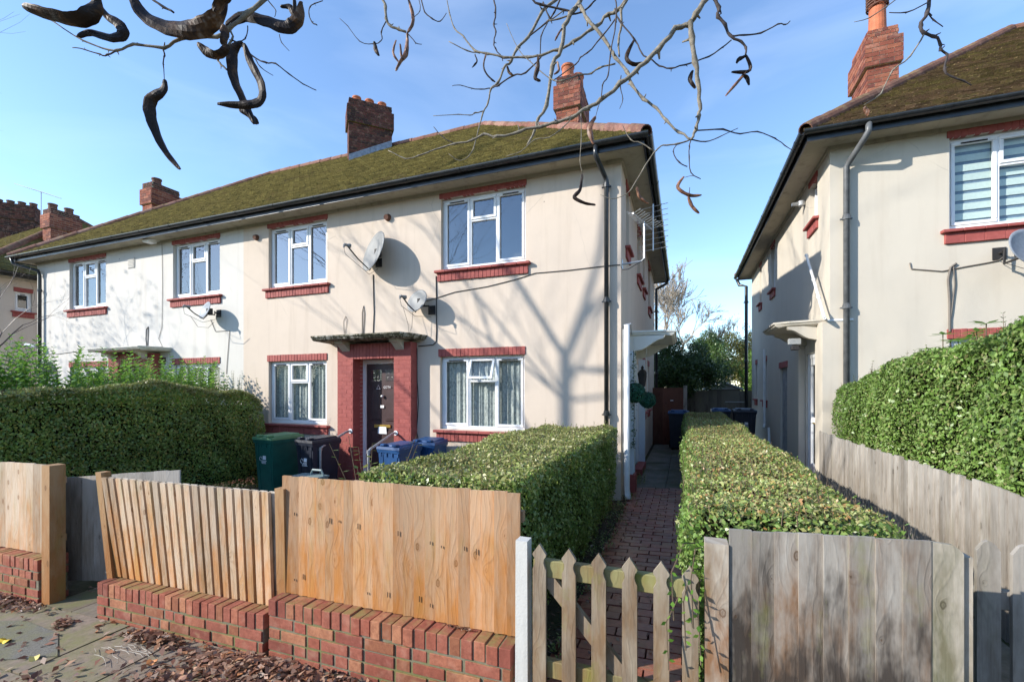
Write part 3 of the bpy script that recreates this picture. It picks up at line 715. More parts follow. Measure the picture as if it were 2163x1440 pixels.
def bracket(cp, P, a0, a1, zt, L_=.42, Hh=.22, m=None):
    prof = [(0, zt-.085), (L_, zt-.085), (L_*.98, zt-.11)]
    for k in range(9):
        f = k/8; prof.append((L_*(.95-.62*f), zt-.11-Hh*(.12+.88*(3*f*f-2*f*f*f))*.8))
    prof.append((L_*.2, zt-.085-Hh)); prof.append((0, zt-.085-Hh))
    p0 = [P(a0, d, z) for d, z in prof]; p1 = [P(a1, d, z) for d, z in prof]; n = len(prof)
    b = MB(); b.add(p0+p1, [tuple(range(n)), tuple(reversed(range(n, 2*n)))]+[(i, n+i, n+(i+1) % n, (i+1) % n) for i in range(n)])
    b.build('bracket', m or M_hood2, cp)
def m_hood():
    m, nt = mat('weathered_hood'); g = NG(nt); v = g.coord(); n = g.noise(g.coord((1, 1, .5)), 9, 8, .8); n2 = g.noise(v, 30, 6, .8)
    c = g.ramp(n, [(.42, (.05, .05, .035)), (.50, (.13, .12, .08)), (.56, (.45, .42, .36)), (.7, (.55, .52, .45))]); g.out(c, .95, .1); g.bump(g.mix(.5, n, n2), 1., .03); return m
M_hood = m_hood(); M_hood2 = m_render('hood_paint', (.52, .48, .41), (.2, .17, .12), .6); M_hoodw = m_render('clean_hood', (.66, .64, .58), (.32, .29, .22), .5)

side_r_main = [(7.62, 8.05, 4.05, 5.05), (9.55, 10.3, 4.05, 5.05), (10.9, 11.4, 4.05, 5.05), (12.6, 13.4, 3.9, 5.05), (8.9, 9.75, -.02, 2.2), (10.9, 11.5, 1.15, 2.3), (12.4, 12.9, 1.15, 2.3)]
CH = lambda x0, x1, y0, zc, **k: dict(a=(x0, x1, y0, y0+.82, 6.2, zc, k.pop('pots', [(.5, .22)])), k=k)
main, MW = block('semi_detached_house', 'cream and white rendered house with mossy green roof behind the new wooden fence', -17.27, -.49, 6.6, 0, M_tile,
    [(PX, None, M_cream, 'cream rendered wall'), (None, PX, M_white, 'white rendered wall')], {'r': side_r_main}, FW, M_ridge,
    [CH(-2.45, -1.99, 8.98, 8.10, pots=[(.45, .18), (.72, .62)], pot_h=.27), CH(-15.77, -15.31, 8.98, 8.08, potm=M_potd, pots=[(.6, .3)], pot_h=.2),
     dict(a=(-8.49-.585, -8.49+.585, 10.68-.30, 10.68+.30, 7.6, 9.80, [(.2, .5), (.5, .5), (.8, .5)]), k=dict(rot=R(45), mb=M_chimd, potm=M_pot, pot_h=.21, pot_r=.11))])
# the diagonal stack needs its centre where the ridge is
for i, (a, b_, c, d) in enumerate(FW):
    white = (a+b_)/2 < PX
    if c < 0: continue
    lower = c < 2
    if lower: window(main, a, b_, c, d, 7.0, panes='curtain', fan_open=(abs(a+4.04) < .02), sb=(abs(a+8.15) < .02))
    else: window(main, a, b_, c, d, 7.0, panes=('frost' if abs(a+8.15) < .02 else 'dark'))
for k, (a, b_, c, d) in enumerate(side_r_main):
    if c < 0: continue
    window(main, a, b_, c, d, MW[1], face='x', out=1, panes='dark', lights=1 if b_-a < .7 else 2)

def m_paintbrick(): return M_red
def porch_at(H, c, sgn, y=7.0, white=False):
    """painted brick porch: two piers and head, door set back, hood over"""
    L0, L1, R0, R1 = c-.728, c-.456, c+.456, c+.818
    L0 = c-.82
    b = MB(); m = MB(); yf = y-.2
    for (a0, a1) in ((L0, c-.456), (c+.456, R1)):
        m.box(a0+.003, a1-.003, yf+.003, y+.10, -.5, 2.52)
        z = -.5; r = 0
        while z < 2.24:
            a = a0-(.11 if r % 2 else 0)
            while a < a1-.01:
                p, q = max(a, a0), min(a+.222, a1)
                if q-p > .02: b.bev(p+.002, q-.002, yf, yf+.03, z+.003, z+.072, .003, .0012)
                a += .222
            for (xx, s) in ((a0, -1), (a1, 1)):
                xa, xb = (xx-.002, xx+.02) if s < 0 else (xx-.02, xx+.002)
                b.box(xa, xb, yf+.004, y+.09, z+.003, z+.072)
            z += .075; r += 1
    m.box(L0+.004, R1-.004, yf+.008, y+.01, 2.245, 2.53)
    soldier_row(b, L0+.3, R1-.3, yf-.002, yf+.02, 2.245, 2.525); b.box(L0, L0+.3, yf-.001, yf+.02, 2.245, 2.53); b.box(R1-.3, R1, yf-.001, yf+.02, 2.245, 2.53)
    b.box(c-.46, c+.46, yf-.02, y+.1, -.6, .02)
    pc = b.build('porch', M_red, H); m.build('porch_backing', M_red, pc)
    cp, P = canopy(H, c-.10*sgn, y, 2.655, hw=1.10, proj=.62, cant=.07, m=M_hoodw if white else M_hood)
    for a in (c-.70, c+.50): bracket(cp, P, a, a+.17, 2.655, m=M_hoodw if white else M_hood2)
    return front_door(H, c-.456, c+.456, y+.10, .02, 2.235)
dmain = porch_at(main, -5.33, 1); porch_at(main, 2*PX+5.33, -1, white=True)
# notices stuck on the front door
def text_mesh(s, size, loc, name, m, parent, ex=.001, rot=(R(90), 0, 0)):
    cu = bpy.data.curves.new('t', 'FONT'); cu.body = s; cu.size = size; cu.extrude = ex; cu.align_x = 'CENTER'
    o = bpy.data.objects.new('t', cu); C.objects.link(o); dg = bpy.context.evaluated_depsgraph_get(); me = bpy.data.meshes.new_from_object(o.evaluated_get(dg)); bpy.data.objects.remove(o)
    ob = bpy.data.objects.new(name, me); C.objects.link(ob); me.materials.append(m); ob.parent = parent
    ob.location = Vector(loc)-origin_of(parent); ob.rotation_euler = rot; return ob
text_mesh('CCTV', .062, (-5.23, 7.088, 1.70), 'notice', M_upvc, dmain)
b = MB(); x, y, z = -5.43, 7.09, 1.69
b.tube([(x-.04, y, z), (x+.04, y, z), (x, y, z+.07), (x-.04, y, z), (x+.04, y, z)], .005, 5); b.build('warning_triangle', M_upvc, dmain)
b = MB(); b.box(-5.38, -5.30, 7.085, 7.089, 1.33, 1.38); b.build('name_plate', M_upvc, dmain)

# side porch of the main block (white painted boards, hood)
def side_porch_main():
    X = MW[1]; cp, P = canopy(main, 8.35, X, 2.62, hw=.95, proj=.78, face='x', m=M_hoodw, out=1, cant=.06)
    for a in (7.45, 9.1): bracket(cp, P, a, a+.12, 2.62, L_=.62, Hh=.25, m=M_hoodw)
    b = MB(); b.box(X, X+.13, 7.42, 7.62, .32, 2.3); b.box(X, X+.06, 7.62, 8.82, .3, 2.3); b.box(X, X+.13, 9.82, 9.95, .1, 2.3); b.box(X+.13, X+.15, 7.44, 7.60, .34, 2.28)
    b.build('porch_panel', PL('pale_blue_paint', (.60, .66, .72), .5, .4, var=.05), main)
    b = MB(); b.box(X, X+.17, 7.38, 7.66, -.05, .32); b.build('pier_base', M_red, main); b = MB(); b.box(X, X+.15, 8.85, 9.85, -.05, .16); b.build('step', M_red, main)
    b = MB(); b.box(X-.1, X-.06, 8.92, 9.73, .16, 2.18); d = b.build('door', PL('blue_door', (.35, .45, .52), .4, .4), main)
    b = MB(); b.box(X-.06, X-.0, 8.90, 8.96, .16, 2.19); b.box(X-.06, X, 9.69, 9.745, .16, 2.19); b.box(X-.059, X-.0, 8.96, 9.69, 2.12, 2.19); b.build('door_frame', M_upvc, main)
side_porch_main()

def downpipe(H, pts, r=.034, m=M_blk, collars=()):
    b = MB(); b.tube(pts, r, 12); d = b.build('downpipe', m, H, smooth=True)
    for z in collars:
        b = MB()
        x, y = pts[-1][0], pts[-1][1]; b.lathe((x, y, z-.04), [(r+.002, 0), (r+.014, .004), (r+.014, .05), (r+.007, .055), (r+.007, .075), (r+.002, .08)], 12)
        b.box(x-r-.035, x+r+.035, y+.0, y+.03, z-.03, z-.012); b.build('pipe_collar', m, d)
    return d
q = onY(1258, 330, 6.58); p = onY(1281, 500, 6.93)
downpipe(main, [(q.x, 6.57, 5.27), (q.x, 6.57, 5.12), (q.x+.02, 6.60, 5.06), (p.x-.02, 6.90, 4.93), (p.x, 6.93, 4.86), (p.x, 6.93, .1)], .036, collars=(4.80, 3.05, 1.32))
p2 = onY(84, 640, 6.93)
downpipe(main, [(-17.1, 6.57, 5.26), (-17.1, 6.6, 5.1), (p2.x, 6.9, 4.93), (p2.x, 6.93, 4.8), (p2.x, 6.93, -.7)], .04, collars=(4.4, 2.2))
downpipe(main, [(-.47, 15.4, 5.24), (-.5, 15.4, 5.1), (-.82, 15.25, 4.9), (-.82, 15.25, 4.7), (-.82, 15.25, .0)], .045, collars=(4.2, 2.2))
# white waste pipe at the corner
b = MB(); x = -.80; y = 6.98
b.tube([(x, y, 2.66), (x, y, .18), (x+.01, y-.02, .10), (x+.03, y-.06, .03)], [.042, .042, .044, .05], 12); wp = b.build('waste_pipe', PL('white_pipe', (.70, .71, .70), .5, .4, var=.08, scale=6), main, smooth=True)
b = MB(); b.tube([(x-.055, y+.01, 2.60), (x-.055, y+.01, .4)], .008, 6); b.tube([(x-.055, y+.01, 2.66), (x+.05, y+.02, 2.68), (x+.02, y+.5, 2.55)], .01, 6); b.build('conduit', M_steel, wp)
# wall vents
for nm, (px_, py_), m_, rr in (('wall_vent', (820, 460), M_potd, .07), ('wall_vent', (543, 502), M_potd, .065)):
    q = onY(px_, py_, 7.0); b = MB(); b.tube([(q.x, 6.93, q.z-.01), (q.x, 7.0, q.z)], [rr*.72, rr], 12); b.build('wall_vent', m_, main)
q = onY(278, 555, 7.0); b = MB(); b.box(q.x-.13, q.x+.13, 6.985, 7.0, q.z-.13, q.z+.13)
for k in range(7): b.box(q.x-.11, q.x+.11, 6.975, 6.984, q.z-.115+k*.034, q.z-.10+k*.034)
b.build('wall_vent', M_white, main)
q = onY(344, 762, 7.0); b = MB(); b.box(q.x-.11, q.x+.11, 6.985, 7.0, q.z-.08, q.z+.08)
for k in range(6): b.box(q.x-.10+k*.035, q.x-.085+k*.035, 6.978, 6.984, q.z-.07, q.z+.07)
b.build('wall_vent', M_chimd, main)
# dark brick plinth at the foot of the front wall
b = MB(); mm = MB()
brick_box(b, mm, -10.5, -6.2, 6.965, 6.999, -.9, -.02)
pl_ = b.build('plinth', M_chimd, main); mm.build('mortar', M_mortar, pl_)

# ---- right-hand neighbour
RX0 = 1.64; RY = 7.55; RZ = .10; RO = RX0+17.27
FWR = [(3.43, 5.02, 3.89, 5.15), (3.43, 5.02, 1.08, 2.38), (7.5, 9.0, 3.89, 5.15), (7.5, 9.0, 1.08, 2.38)]
side_l_right = [(8.62, 9.1, 4.5, 5.15), (12.25, 12.75, 4.1, 5.15), (14.2, 14.55, 4.1, 5.15), (8.60, 9.36, .05, 2.3), (10.9, 11.65, .05, 2.15), (13.35, 13.85, 1.4, 2.42), (15.0, 15.3, 1.4, 2.42)]
right, RW = block('rendered_house', 'pale rendered neighbour house with brown tiled roof on the right of the path', RX0, RX0+16.78, RY, RZ, M_tile2,
    [(None, None, M_rcream, None)], {'l': side_l_right}, FWR, M_ridge2,
    [CH(3.13, 3.59, 9.95, 8.20, pots=[(.48, .28)], cowl=(.48, .28), pot_h=.62, pot_r=.13, cap=M_chim)], detail_r=False, detail_l=True)
for k, (a, b_, c, d) in enumerate(FWR): window(right, a, b_, c, d, RW[2], panes='blind' if c > 2 else 'curtain', sb=True)
for k, (a, b_, c, d) in enumerate(side_l_right):
    if c < .5: continue
    window(right, a, b_, c, d, RW[0], face='x', out=-1, panes='dark', lights=1)
def side_porch_right():
    X = RW[0]; cp, P = canopy(right, 8.85, X, 2.76, hw=.72, proj=.68, face='x', m=M_hood2, out=-1, cant=.09)
    for a in (8.22, 9.3): bracket(cp, P, a, a+.13, 2.76, L_=.5, Hh=.22, m=M_hood2)
    b = MB(); b.box(X-.10, X+.30, RW[2]-.03, 8.33, -.2, 2.70); b.box(X-.10, X, 9.42, 9.6, -.2, 2.60); b.build('porch_pier', M_rcream, right)
    b = MB(); b.box(X+.03, X+.10, 8.60, 8.66, .1, 2.3); b.box(X+.03, X+.10, 9.30, 9.36, .1, 2.3); b.box(X+.031, X+.10, 8.66, 9.30, 2.22, 2.3); fr = b.build('door_frame', M_upvc, right)
    b = MB(); b.box(X+.04, X+.08, 8.66, 8.76, .1, 2.22); b.box(X+.04, X+.08, 9.20, 9.30, .1, 2.22); b.box(X+.041, X+.08, 8.76, 9.2, 2.1, 2.22); b.box(X+.041, X+.08, 8.76, 9.2, .1, .4); b.box(X+.042, X+.08, 8.76, 9.2, 1.1, 1.2)
    d = b.build('door', M_upvc, right)
    b = MB(); b.add([(X+.06, 8.76, .4), (X+.06, 9.2, .4), (X+.06, 9.2, 2.1), (X+.06, 8.76, 2.1)], [(0, 1, 2, 3)]); b.build('door_pane', M_glass, d)
    b = MB(); b.box(X+.0, X+.04, 8.70, 8.73, 1.02, 1.18); b.tube([(X-.01, 8.71, 1.12), (X-.01, 8.85, 1.12)], .012, 6); b.build('door_handle', M_brass, d)
    b = MB(); b.box(X-.3, X+.04, 8.4, 9.5, -.1, .24); b.build('step', M_red, right)
    b = MB(); b.box(X+.05, X+.09, 10.9, 11.65, .1, 2.15); b.build('door', PL('grey_door', (.28, .29, .31), .6, .3, var=.3, scale=6), right, label='faded grey side door')
    b = MB(); soldier_row(b, 10.85, 11.7, X-.02, X+.05, 2.15, 2.28, 'x'); b.build('lintel', M_red, right)
side_porch_right()
q = onY(1835, 270, 7.52); p = onY(1788, 500, 7.88)
downpipe(right, [(q.x, 7.52, 5.36), (q.x, 7.52, 5.24), (q.x-.03, 7.56, 5.17), (p.x+.03, 7.84, 5.0), (p.x, 7.88, 4.93), (p.x, 7.88, .1)], .040, m=PL('grey_gutter_paint', (.10, .105, .11), .4, .4, var=.3, scale=10), collars=(4.2, 2.9))
downpipe(right, [(1.64, 16.5, 5.3), (1.72, 16.5, 5.1), (1.9, 16.3, 5.0), (1.9, 16.3, .0)], .05, collars=(4.5, 2.6))
b = MB(); b.tube([(1.93, 13.0, 2.7), (1.93, 13.0, .8), (1.9, 12.9, .7)], .03, 8); b.tube([(1.93, 12.4, .75), (1.93, 12.2, .1)], .03, 8); b.build('waste_pipe', PL('white_pipe', (.7, .7, .7)), right)
# ---- houses across the street (behind the camera: seen only as reflections in the windows)
for k, (x0, x1) in enumerate(((-32, -16), (-13.5, 2.5), (5, 21))):
    T = thing('opposite_house', ['rendered house across the street, left of three behind the camera', 'rendered house across the street, middle of three behind the camera', 'rendered house across the street, right of three behind the camera'][k], 'house', ((x0+x1)/2, -24, gz(x0)), group='houses across the street')
    b = MB(); hs = [(x0+a, x0+a+1.5, z, z+1.3) for a in (1.5, 5.5, 9, 13) for z in (1, 3.8)]; opening_wall(b, 'y', -20, -1, x0, x1, -1.5, 5.2, hs, .1); b.add([(x0, -29, -1.5), (x0, -20, -1.5), (x0, -20, 5.2), (x0, -29, 5.2)], [(0, 1, 2, 3)]); b.add([(x1, -29, -1.5), (x1, -20, -1.5), (x1, -20, 5.2), (x1, -29, 5.2)], [(3, 2, 1, 0)]); b.build('wall', M_cream, T)
    b = MB(); b.box(x0+.2, x1-.2, -20.6, -20.3, -1, 5.1); b.build('interior', M_dark, T)
    b = MB(); b.add([(x0-.4, -19.6, 5.2), (x1+.4, -19.6, 5.2), (x1+.4, -29.4, 5.2), (x0-.4, -29.4, 5.2), (x0+4.5, -24.5, 8.7), (x1-4.5, -24.5, 8.7)], [(0, 1, 5, 4), (1, 2, 5), (2, 3, 4, 5), (3, 0, 4), (0, 3, 2, 1)]); b.build('roof', M_tile2, T)
# ---- left-hand neighbour
LO = -18.81
LX1 = -19.3; LX0 = LX1-16.78
side_r_left = [(8.05-.62, 8.05-.02, 3.95, 4.85)]
q0 = onX(31, 615, LX1-.4); q1 = onX(68, 660, LX1-.4)
side_r_left = [(q0.y, q1.y, q1.z, q0.z)]
left, LW = block('neighbouring_house', 'cream house with dark chimneys and mossy hipped roof at the far left edge', LX0, LX1, 6.6, -.02, M_tile,
    [(None, None, M_cream, None)], {'r': side_r_left}, [], M_ridge2,
    [CH(LX1-2.0, LX1-1.5, 8.98, 8.05, potm=M_potd, pots=[(.5, .2), (.5, .75)], mb=M_chim, pot_h=.22),
     dict(a=(LX1-8.1-.70, LX1-8.1+.70, 10.68-.30, 10.68+.30, 7.6, 9.72, [(.1, .5), (.37, .5), (.63, .5), (.9, .5)]), k=dict(rot=R(45), mb=M_chimd, potm=M_potd, pot_h=.18, pot_r=.12))])
window(left, *side_r_left[0][:2], *side_r_left[0][2:], LW[1], face='x', out=1, panes='dark', lights=1)
left.children
# flashing of the diagonal stack
b = MB(); cx, cy = -8.49, 10.68
for k in range(9):
    f0 = -.585+k*.13; ca = math.sqrt(.5)
    x0, y0 = cx+(f0+.0)*ca+.302*ca, cy+(f0)*ca-.302*ca; x1, y1 = cx+(f0+.13)*ca+.302*ca, cy+(f0+.13)*ca-.302*ca
    n_ = Vector((ca, -ca, 0))*.006; zr = lambda yy: EZ+.13+min((yy-6.6), 15.6-yy)*3.5/4.5
    b.prism([Vector((x0, y0, zr(y0)-.05)), Vector((x1, y1, zr(y1)-.05)), Vector((x1, y1, zr(y1)+.20)), Vector((x0, y0, zr(y0)+.20))], n_)
b.build('flashing', M_lead, main)

# ------------------------------------------------------------------ front garden walls and fences
W_new = m_wood('new_larch', (.54, .31, .145), (.46, .22, .08), (.22, .09, .03), green=.25, stain=(.44, .18, .045), stain_amt=.85, grey=(.50, .37, .26), gtop=.55)
W_bat = m_wood('battened_wood', (.54, .42, .30), (.46, .28, .14), (.20, .11, .05), green=.3, stain=(.46, .20, .06), stain_amt=.85, grey=(.54, .46, .37), gtop=.6)
W_post = m_wood('orange_post', (.46, .24, .09), (.42, .20, .07), (.25, .11, .04), green=.3, stain=(.35, .14, .04), grey=(.40, .25, .13))
W_grey = m_wood('silvered_wood', (.26, .23, .195), (.185, .15, .12), (.06, .045, .035), green=.55, stain=(.16, .08, .035), stain_amt=.85, grey=(.31, .29, .26), low_dark=.9)
W_silver = m_wood('old_grey_wood', (.36, .33, .29), (.30, .27, .23), (.15, .13, .11), green=.1, stain=(.22, .18, .14), stain_amt=.5, grey=(.40, .37, .33))
W_gate = m_wood('gate_wood', (.34, .235, .15), (.27, .195, .13), (.12, .08, .05), green=.85, stain=(.28, .16, .07), stain_amt=.5, grey=(.36, .31, .24))
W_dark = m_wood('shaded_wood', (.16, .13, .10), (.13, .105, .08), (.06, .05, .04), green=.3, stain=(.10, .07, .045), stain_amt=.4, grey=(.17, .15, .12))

def garden_wall(x0, x1, zt0, zt1, y0, label, zb=-.35):
    """coping of bricks on edge over courses, following the fall of the street"""
    T = thing('garden_wall', label, 'wall', ((x0+x1)/2, y0+.1, gz((x0+x1)/2)), group='low brick walls along the pavement')
    b = MB(); m = MB(); sl = (zt1-zt0)/(x1-x0); zt = lambda x: zt0+sl*(x-x0)
    n = round((x1-x0)/.0755); s = (x1-x0)/n
    def sk(B, n0, x): B.v[n0:] = [(a, c, d+zt(a)) for a, c, d in B.v[n0:]]
    for k in range(n):
        n0 = len(b.v); a = x0+k*s+.004; j = random.uniform(-.004, .004); b.bev(a, a+s-.008, y0+j, y0+.212, -.103+random.uniform(-.004, .003), random.uniform(-.005, .004), .003, .002); sk(b, n0, a)
    n0 = len(m.v); m.box(x0+.006, x1-.006, y0+.007, y0+.205, zb-.2, -.008); sk(m, n0, 0)
    for r in range(6):
        z1 = -.113-r*.0755; z0 = z1-.0655
        for (yy0, yy1) in ((y0, y0+.05), (y0+.16, y0+.212)):
            a = x0-random.choice([0, .06, .11, .17]); head = r % 2
            while a < x1-.015:
                L_ = random.choice([.212, .212, .10]) ; p, q = max(a, x0)+.004, min(a+L_, x1)-.004
                if q-p > .03:
                    n0 = len(b.v); j = random.uniform(-.004, .003); b.bev(p, q, yy0+(j if yy0 == y0 else 0), yy1, z0+random.uniform(-.001, .002), z1-random.uniform(0, .003), .0025, .002); sk(b, n0, 0)
                a += L_+.01
        for xe in (x0, x1):
            n0 = len(b.v); b.bev(*( (x0-.002, x0+.05) if xe == x0 else (x1-.05, x1+.002)), y0+.055, y0+.155, z0, z1, .004); sk(b, n0, 0)
    b.build('bricks', M_brick, T); m.build('mortar', M_mortar, T); return T
garden_wall(-6.9, -5.27, .14, .20, 2.19, 'brick garden wall at the left edge, ending at a white tag beside the gateway')
garden_wall(-4.42, -2.60, .142, .200, 2.19, 'low mossy brick wall under the battened fence panel')
garden_wall(-2.555, -.84, .315, .338, 2.19, 'red brick wall under the tall flush-boarded fence panel')
b = MB(); q = onX(265/2.667/1+0, 0, -5.2) if False else None
b = MB(); b.box(-5.266, -5.26, 2.24, 2.36, -.10, -.06); setup(b.build('wall_tag', M_upvc), 'small white tag on the end of the left brick wall', 'tag')

def panel(name, label, x0, x1, y0, y1, lean0, lean1, zb0, zb1, zt0, zt1, step, gap, m, th=.012, mode='feather', back=None, rails=True, tj=.004, postm=None):
    """vertical board panel; lean: top shifted towards -Y by this much"""
    T = thing(name, label, 'fence', ((x0+x1)/2, (y0+y1)/2, gz((x0+x1)/2)))
    n = round((x1-x0)/step); s = (x1-x0)/n; b = MB(); L_ = lambda f, p, q: p+(q-p)*f
    def board(B, f0, f1, d0, d1, extra=0):
        pts = []
        for top in (0, 1):
            for (f, d) in ((f0, d0), (f1, d0), (f1, d1), (f0, d1)):
                X = L_(f, x0, x1); Y = L_(f, y0, y1)-(L_(f, lean0, lean1) if top else 0)+d; Z = L_(f, zt0, zt1)+extra if top else L_(f, zb0, zb1)
                pts.append((X, Y, Z))
        B.hexa(pts)
    for k in range(n):
        f0, f1 = k/n, (k+1)/n; g = gap/(x1-x0); j = random.uniform(-tj, tj)
        if mode == 'batten':
            board(b, f0, f1-g, -.010+random.uniform(-.002, .002), .012, j)
        else:
            d = .009*random.uniform(.7, 1.4)
            pts = []
            for top in (0, 1):
                for (f, dd) in ((f0-.002, -d), (f1-g, 0), (f1-g, .012), (f0-.002, .010)):
                    X = L_(f, x0, x1); Y = L_(f, y0, y1)-(L_(f, lean0, lean1) if top else 0)+dd; Z = (L_(f, zt0, zt1)+j) if top else L_(f, zb0, zb1)
                    pts.append((X, Y, Z))
            b.hexa(pts)
    b.build('boards', m, T)
    if back:
        b = MB()
        for k in range(n):
            board(b, (k+.35)/n, min((k+1.1)/n, 1), .024, .034)
        b.build('back_boards', back, T)
    if rails:
        b = MB()
        for f in (.18, .82):
            za, zc = L_(f, zb0, zt0), L_(f, zb1, zt1)
            b.hexa([(x0, y0+.036-lean0*f, za-.03), (x1, y1+.036-lean1*f, zc-.03), (x1, y1+.075-lean1*f, zc-.03), (x0, y0+.075-lean0*f, za-.03), (x0, y0+.036-lean0*f, za+.03), (x1, y1+.036-lean1*f, zc+.03), (x1, y1+.075-lean1*f, zc+.03), (x0, y0+.075-lean0*f, za+.03)])
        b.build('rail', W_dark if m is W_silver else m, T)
    return T
def post(T, x0, x1, y0, y1, zb, zt, m, lean=0, name='post', taper=0):
    b = MB(); e = .006
    pts = [(x0, y0, zb), (x1, y0, zb), (x1, y1, zb), (x0, y1, zb)]+[(x0+taper, y0-lean, zt), (x1-taper, y0-lean, zt), (x1-taper, y1-lean, zt), (x0+taper, y1-lean, zt)]
    b.hexa(pts); return b.build(name, m, T)
T = panel('fence_panel', 'battened pale wooden fence panel leaning out over the low mossy wall', -4.37, -2.62, 2.31, 2.31, .105, .03, .150, .203, .985, .99, .083, .027, W_bat, mode='batten', back=m_wood('gap_shade_backing', (.17, .12, .08), (.13, .09, .055), (.06, .04, .03), green=.1), tj=.002)  # back boards coloured dark to paint the shade in the batten gaps
post(T, -4.46, -4.385, 2.30, 2.37, -.1, 1.02, W_post, .10); post(T, -2.60, -2.52, 2.30, 2.37, .2, 1.02, W_post, .02)
T = panel('fence_panel', 'tall flush panel of golden knotty boards above the right brick wall', -2.545, -.83, 2.305, 2.305, .0, .0, .318, .345, 1.105, 1.13, .075, .0025, W_new)
# rusty nails in the golden panel
b = MB()
for k in range(23):
    x = -2.51+k*.0747
    for zz in (.86-.12*(k/23), .43):
        if random.random() < .35: q_ = zz+random.uniform(-.02, .02); b.box(x-.0012, x+.0012, 2.2915, 2.2965, q_, q_+random.uniform(.012, .035))
b.build('nails', M_cable, T)
T = panel('fence_panel', 'pale board fence panel at the left edge, beside the leaning gatepost', -7.0, -5.24, 2.30, 2.30, .0, .0, .15, .205, .955, 1.02, .12, .0, W_bat, tj=.006)
post(T, -5.235, -5.115, 2.20, 2.31, -.25, 1.03, W_post, .0)
T = panel('wooden_gate', 'open grey boarded gate standing in shade behind the gateway', -5.46, -4.22, 2.43, 2.70, .0, .0, -.10, -.02, .86, .97, .13, .0, W_silver, rails=True); T['category'] = 'gate'

# white post, picket gate, right-hand fence
T = thing('gate_post', 'white painted post with flaking top left of the picket gate', 'post', (-.76, 2.19, gz(-.76)))
post(T, -.805, -.735, 2.15, 2.22, -.2, .925, m_render('flaking_white', (.52, .52, .50), (.22, .21, .19), .95), .0, name='shaft', taper=.004)
def picket(b, x, w_, y, zb, zt, th=.02, style='gothic'):
    h = w_/2
    if style == 'gothic': pr = [(-h, zb), (h, zb), (h, zt-.125), (h*.72, zt-.105), (h*.62, zt-.09), (h*.72, zt-.072), (h*1.02, zt-.058), (h*1.02, zt-.05), (0, zt), (-h*1.02, zt-.05), (-h*1.02, zt-.058), (-h*.72, zt-.072), (-h*.62, zt-.09), (-h*.72, zt-.105), (-h, zt-.125)]
    else: pr = [(-h, zb), (h, zb), (h, zt-.045), (h*.45, zt-.01), (0, zt), (-h*.45, zt-.01), (-h, zt-.045)]
    b.prism([(x+a, y+th, c) for a, c in pr], (0, -th, 0))
G = thing('picket_gate', 'weathered picket gate with pointed pales across the brick path', 'gate', (-.32, 2.18, gz(-.3)))
for (x, zt) in ((-.672, .925), (-.522, .920), (-.377, .916), (-.234, .915), (-.094, .915), (.028, .910)):
    b = MB(); picket(b, x, .068, 2.14, .02, zt); b.build('picket', W_gate, G)
W_rail = m_wood('mossy_rail', (.36, .27, .14), (.30, .24, .12), (.14, .10, .05), green=1.0, stain=(.26, .16, .06), grey=(.30, .29, .13))
for z in (.80, .30):
    b = MB(); b.bev(-.71, .066, 2.162, 2.205, z-.045, z+.04, .004); b.build('rail', W_rail, G)
b = MB(); b.prism([(-.69, 2.20, .755), (-.60, 2.20, .755), (.05, 2.20, .05), (-.04, 2.20, .05)], (0, -.034, 0)); b.build('brace', W_gate, G)
T = thing('gate_post', 'square brown wooden post right of the picket gate', 'post', (.135, 2.19, gz(.13)))
post(T, .088, .182, 2.14, 2.23, -.2, 1.025, m_wood('brown_post', (.36, .24, .14), (.30, .20, .12), (.16, .09, .05), green=.35, stain=(.28, .13, .06)), name='shaft')
T = panel('fence_panel', 'weathered grey board panel with rusty stains right of the picket gate', .186, .875, 2.16, 2.15, 0, 0, -.1, -.1, 1.088, 1.122, .085, .0, W_grey, tj=.003)
b = MB(); b.prism([(.858, 2.172, -.1), (.972, 2.172, -.1), (.972, 2.172, 1.085), (.955, 2.172, 1.105), (.94, 2.172, 1.115), (.87, 2.172, 1.12)], (0, -.018, 0)); b.build('end_board', m_wood('mossy_board', (.30, .28, .19), (.25, .24, .16), (.12, .12, .07), green=.6, stain=(.17, .14, .08)), T)
post(T, .958, 1.005, 2.17, 2.24, -.1, 1.07, m_wood('pale_post', (.38, .33, .24), (.34, .29, .20), (.2, .16, .1), green=.5))
G = thing('picket_gate', 'dark shaded picket gate at the right edge of the picture', 'gate', (1.3, 2.3, gz(1.3)))
for k, x in enumerate((1.21, 1.325, 1.44, 1.555, 1.67)):
    b = MB(); picket(b, x, .078, 2.50, .1, 1.055-.006*k, style='round'); b.build('picket', W_silver, G)
for z in (.35, .80): b = MB(); b.bev(1.16, 1.86, 2.522, 2.56, z-.04, z+.04, .004); b.build('rail', W_silver, G)
# long fence along the neighbour's path (runs away from the street)
T = thing('boundary_fence', 'long silver grey feather-edge fence running back under the right hedge', 'fence', (1.9, 5, gz(1.9)))
b = MB(); y = 2.5; 
while y < 7.85:
    d = random.uniform(.007, .012); zt = 1.055+random.uniform(-.012, .012); wd = random.uniform(.075, .105)
    b.hexa([(1.9-d, y, gz(1.9)-.05), (1.9, y+wd, gz(1.9)-.05), (1.912, y+wd, gz(1.9)-.05), (1.91, y, gz(1.9)-.05), (1.9-d, y, zt), (1.9, y+wd, zt), (1.912, y+wd, zt), (1.91, y, zt)]); y += wd
b.build('boards', W_silver, T); b = MB(); b.box(1.915, 1.96, 2.5, 7.85, .35, .42); b.box(1.915, 1.96, 2.5, 7.85, .85, .92); b.build('rail', W_silver, T)

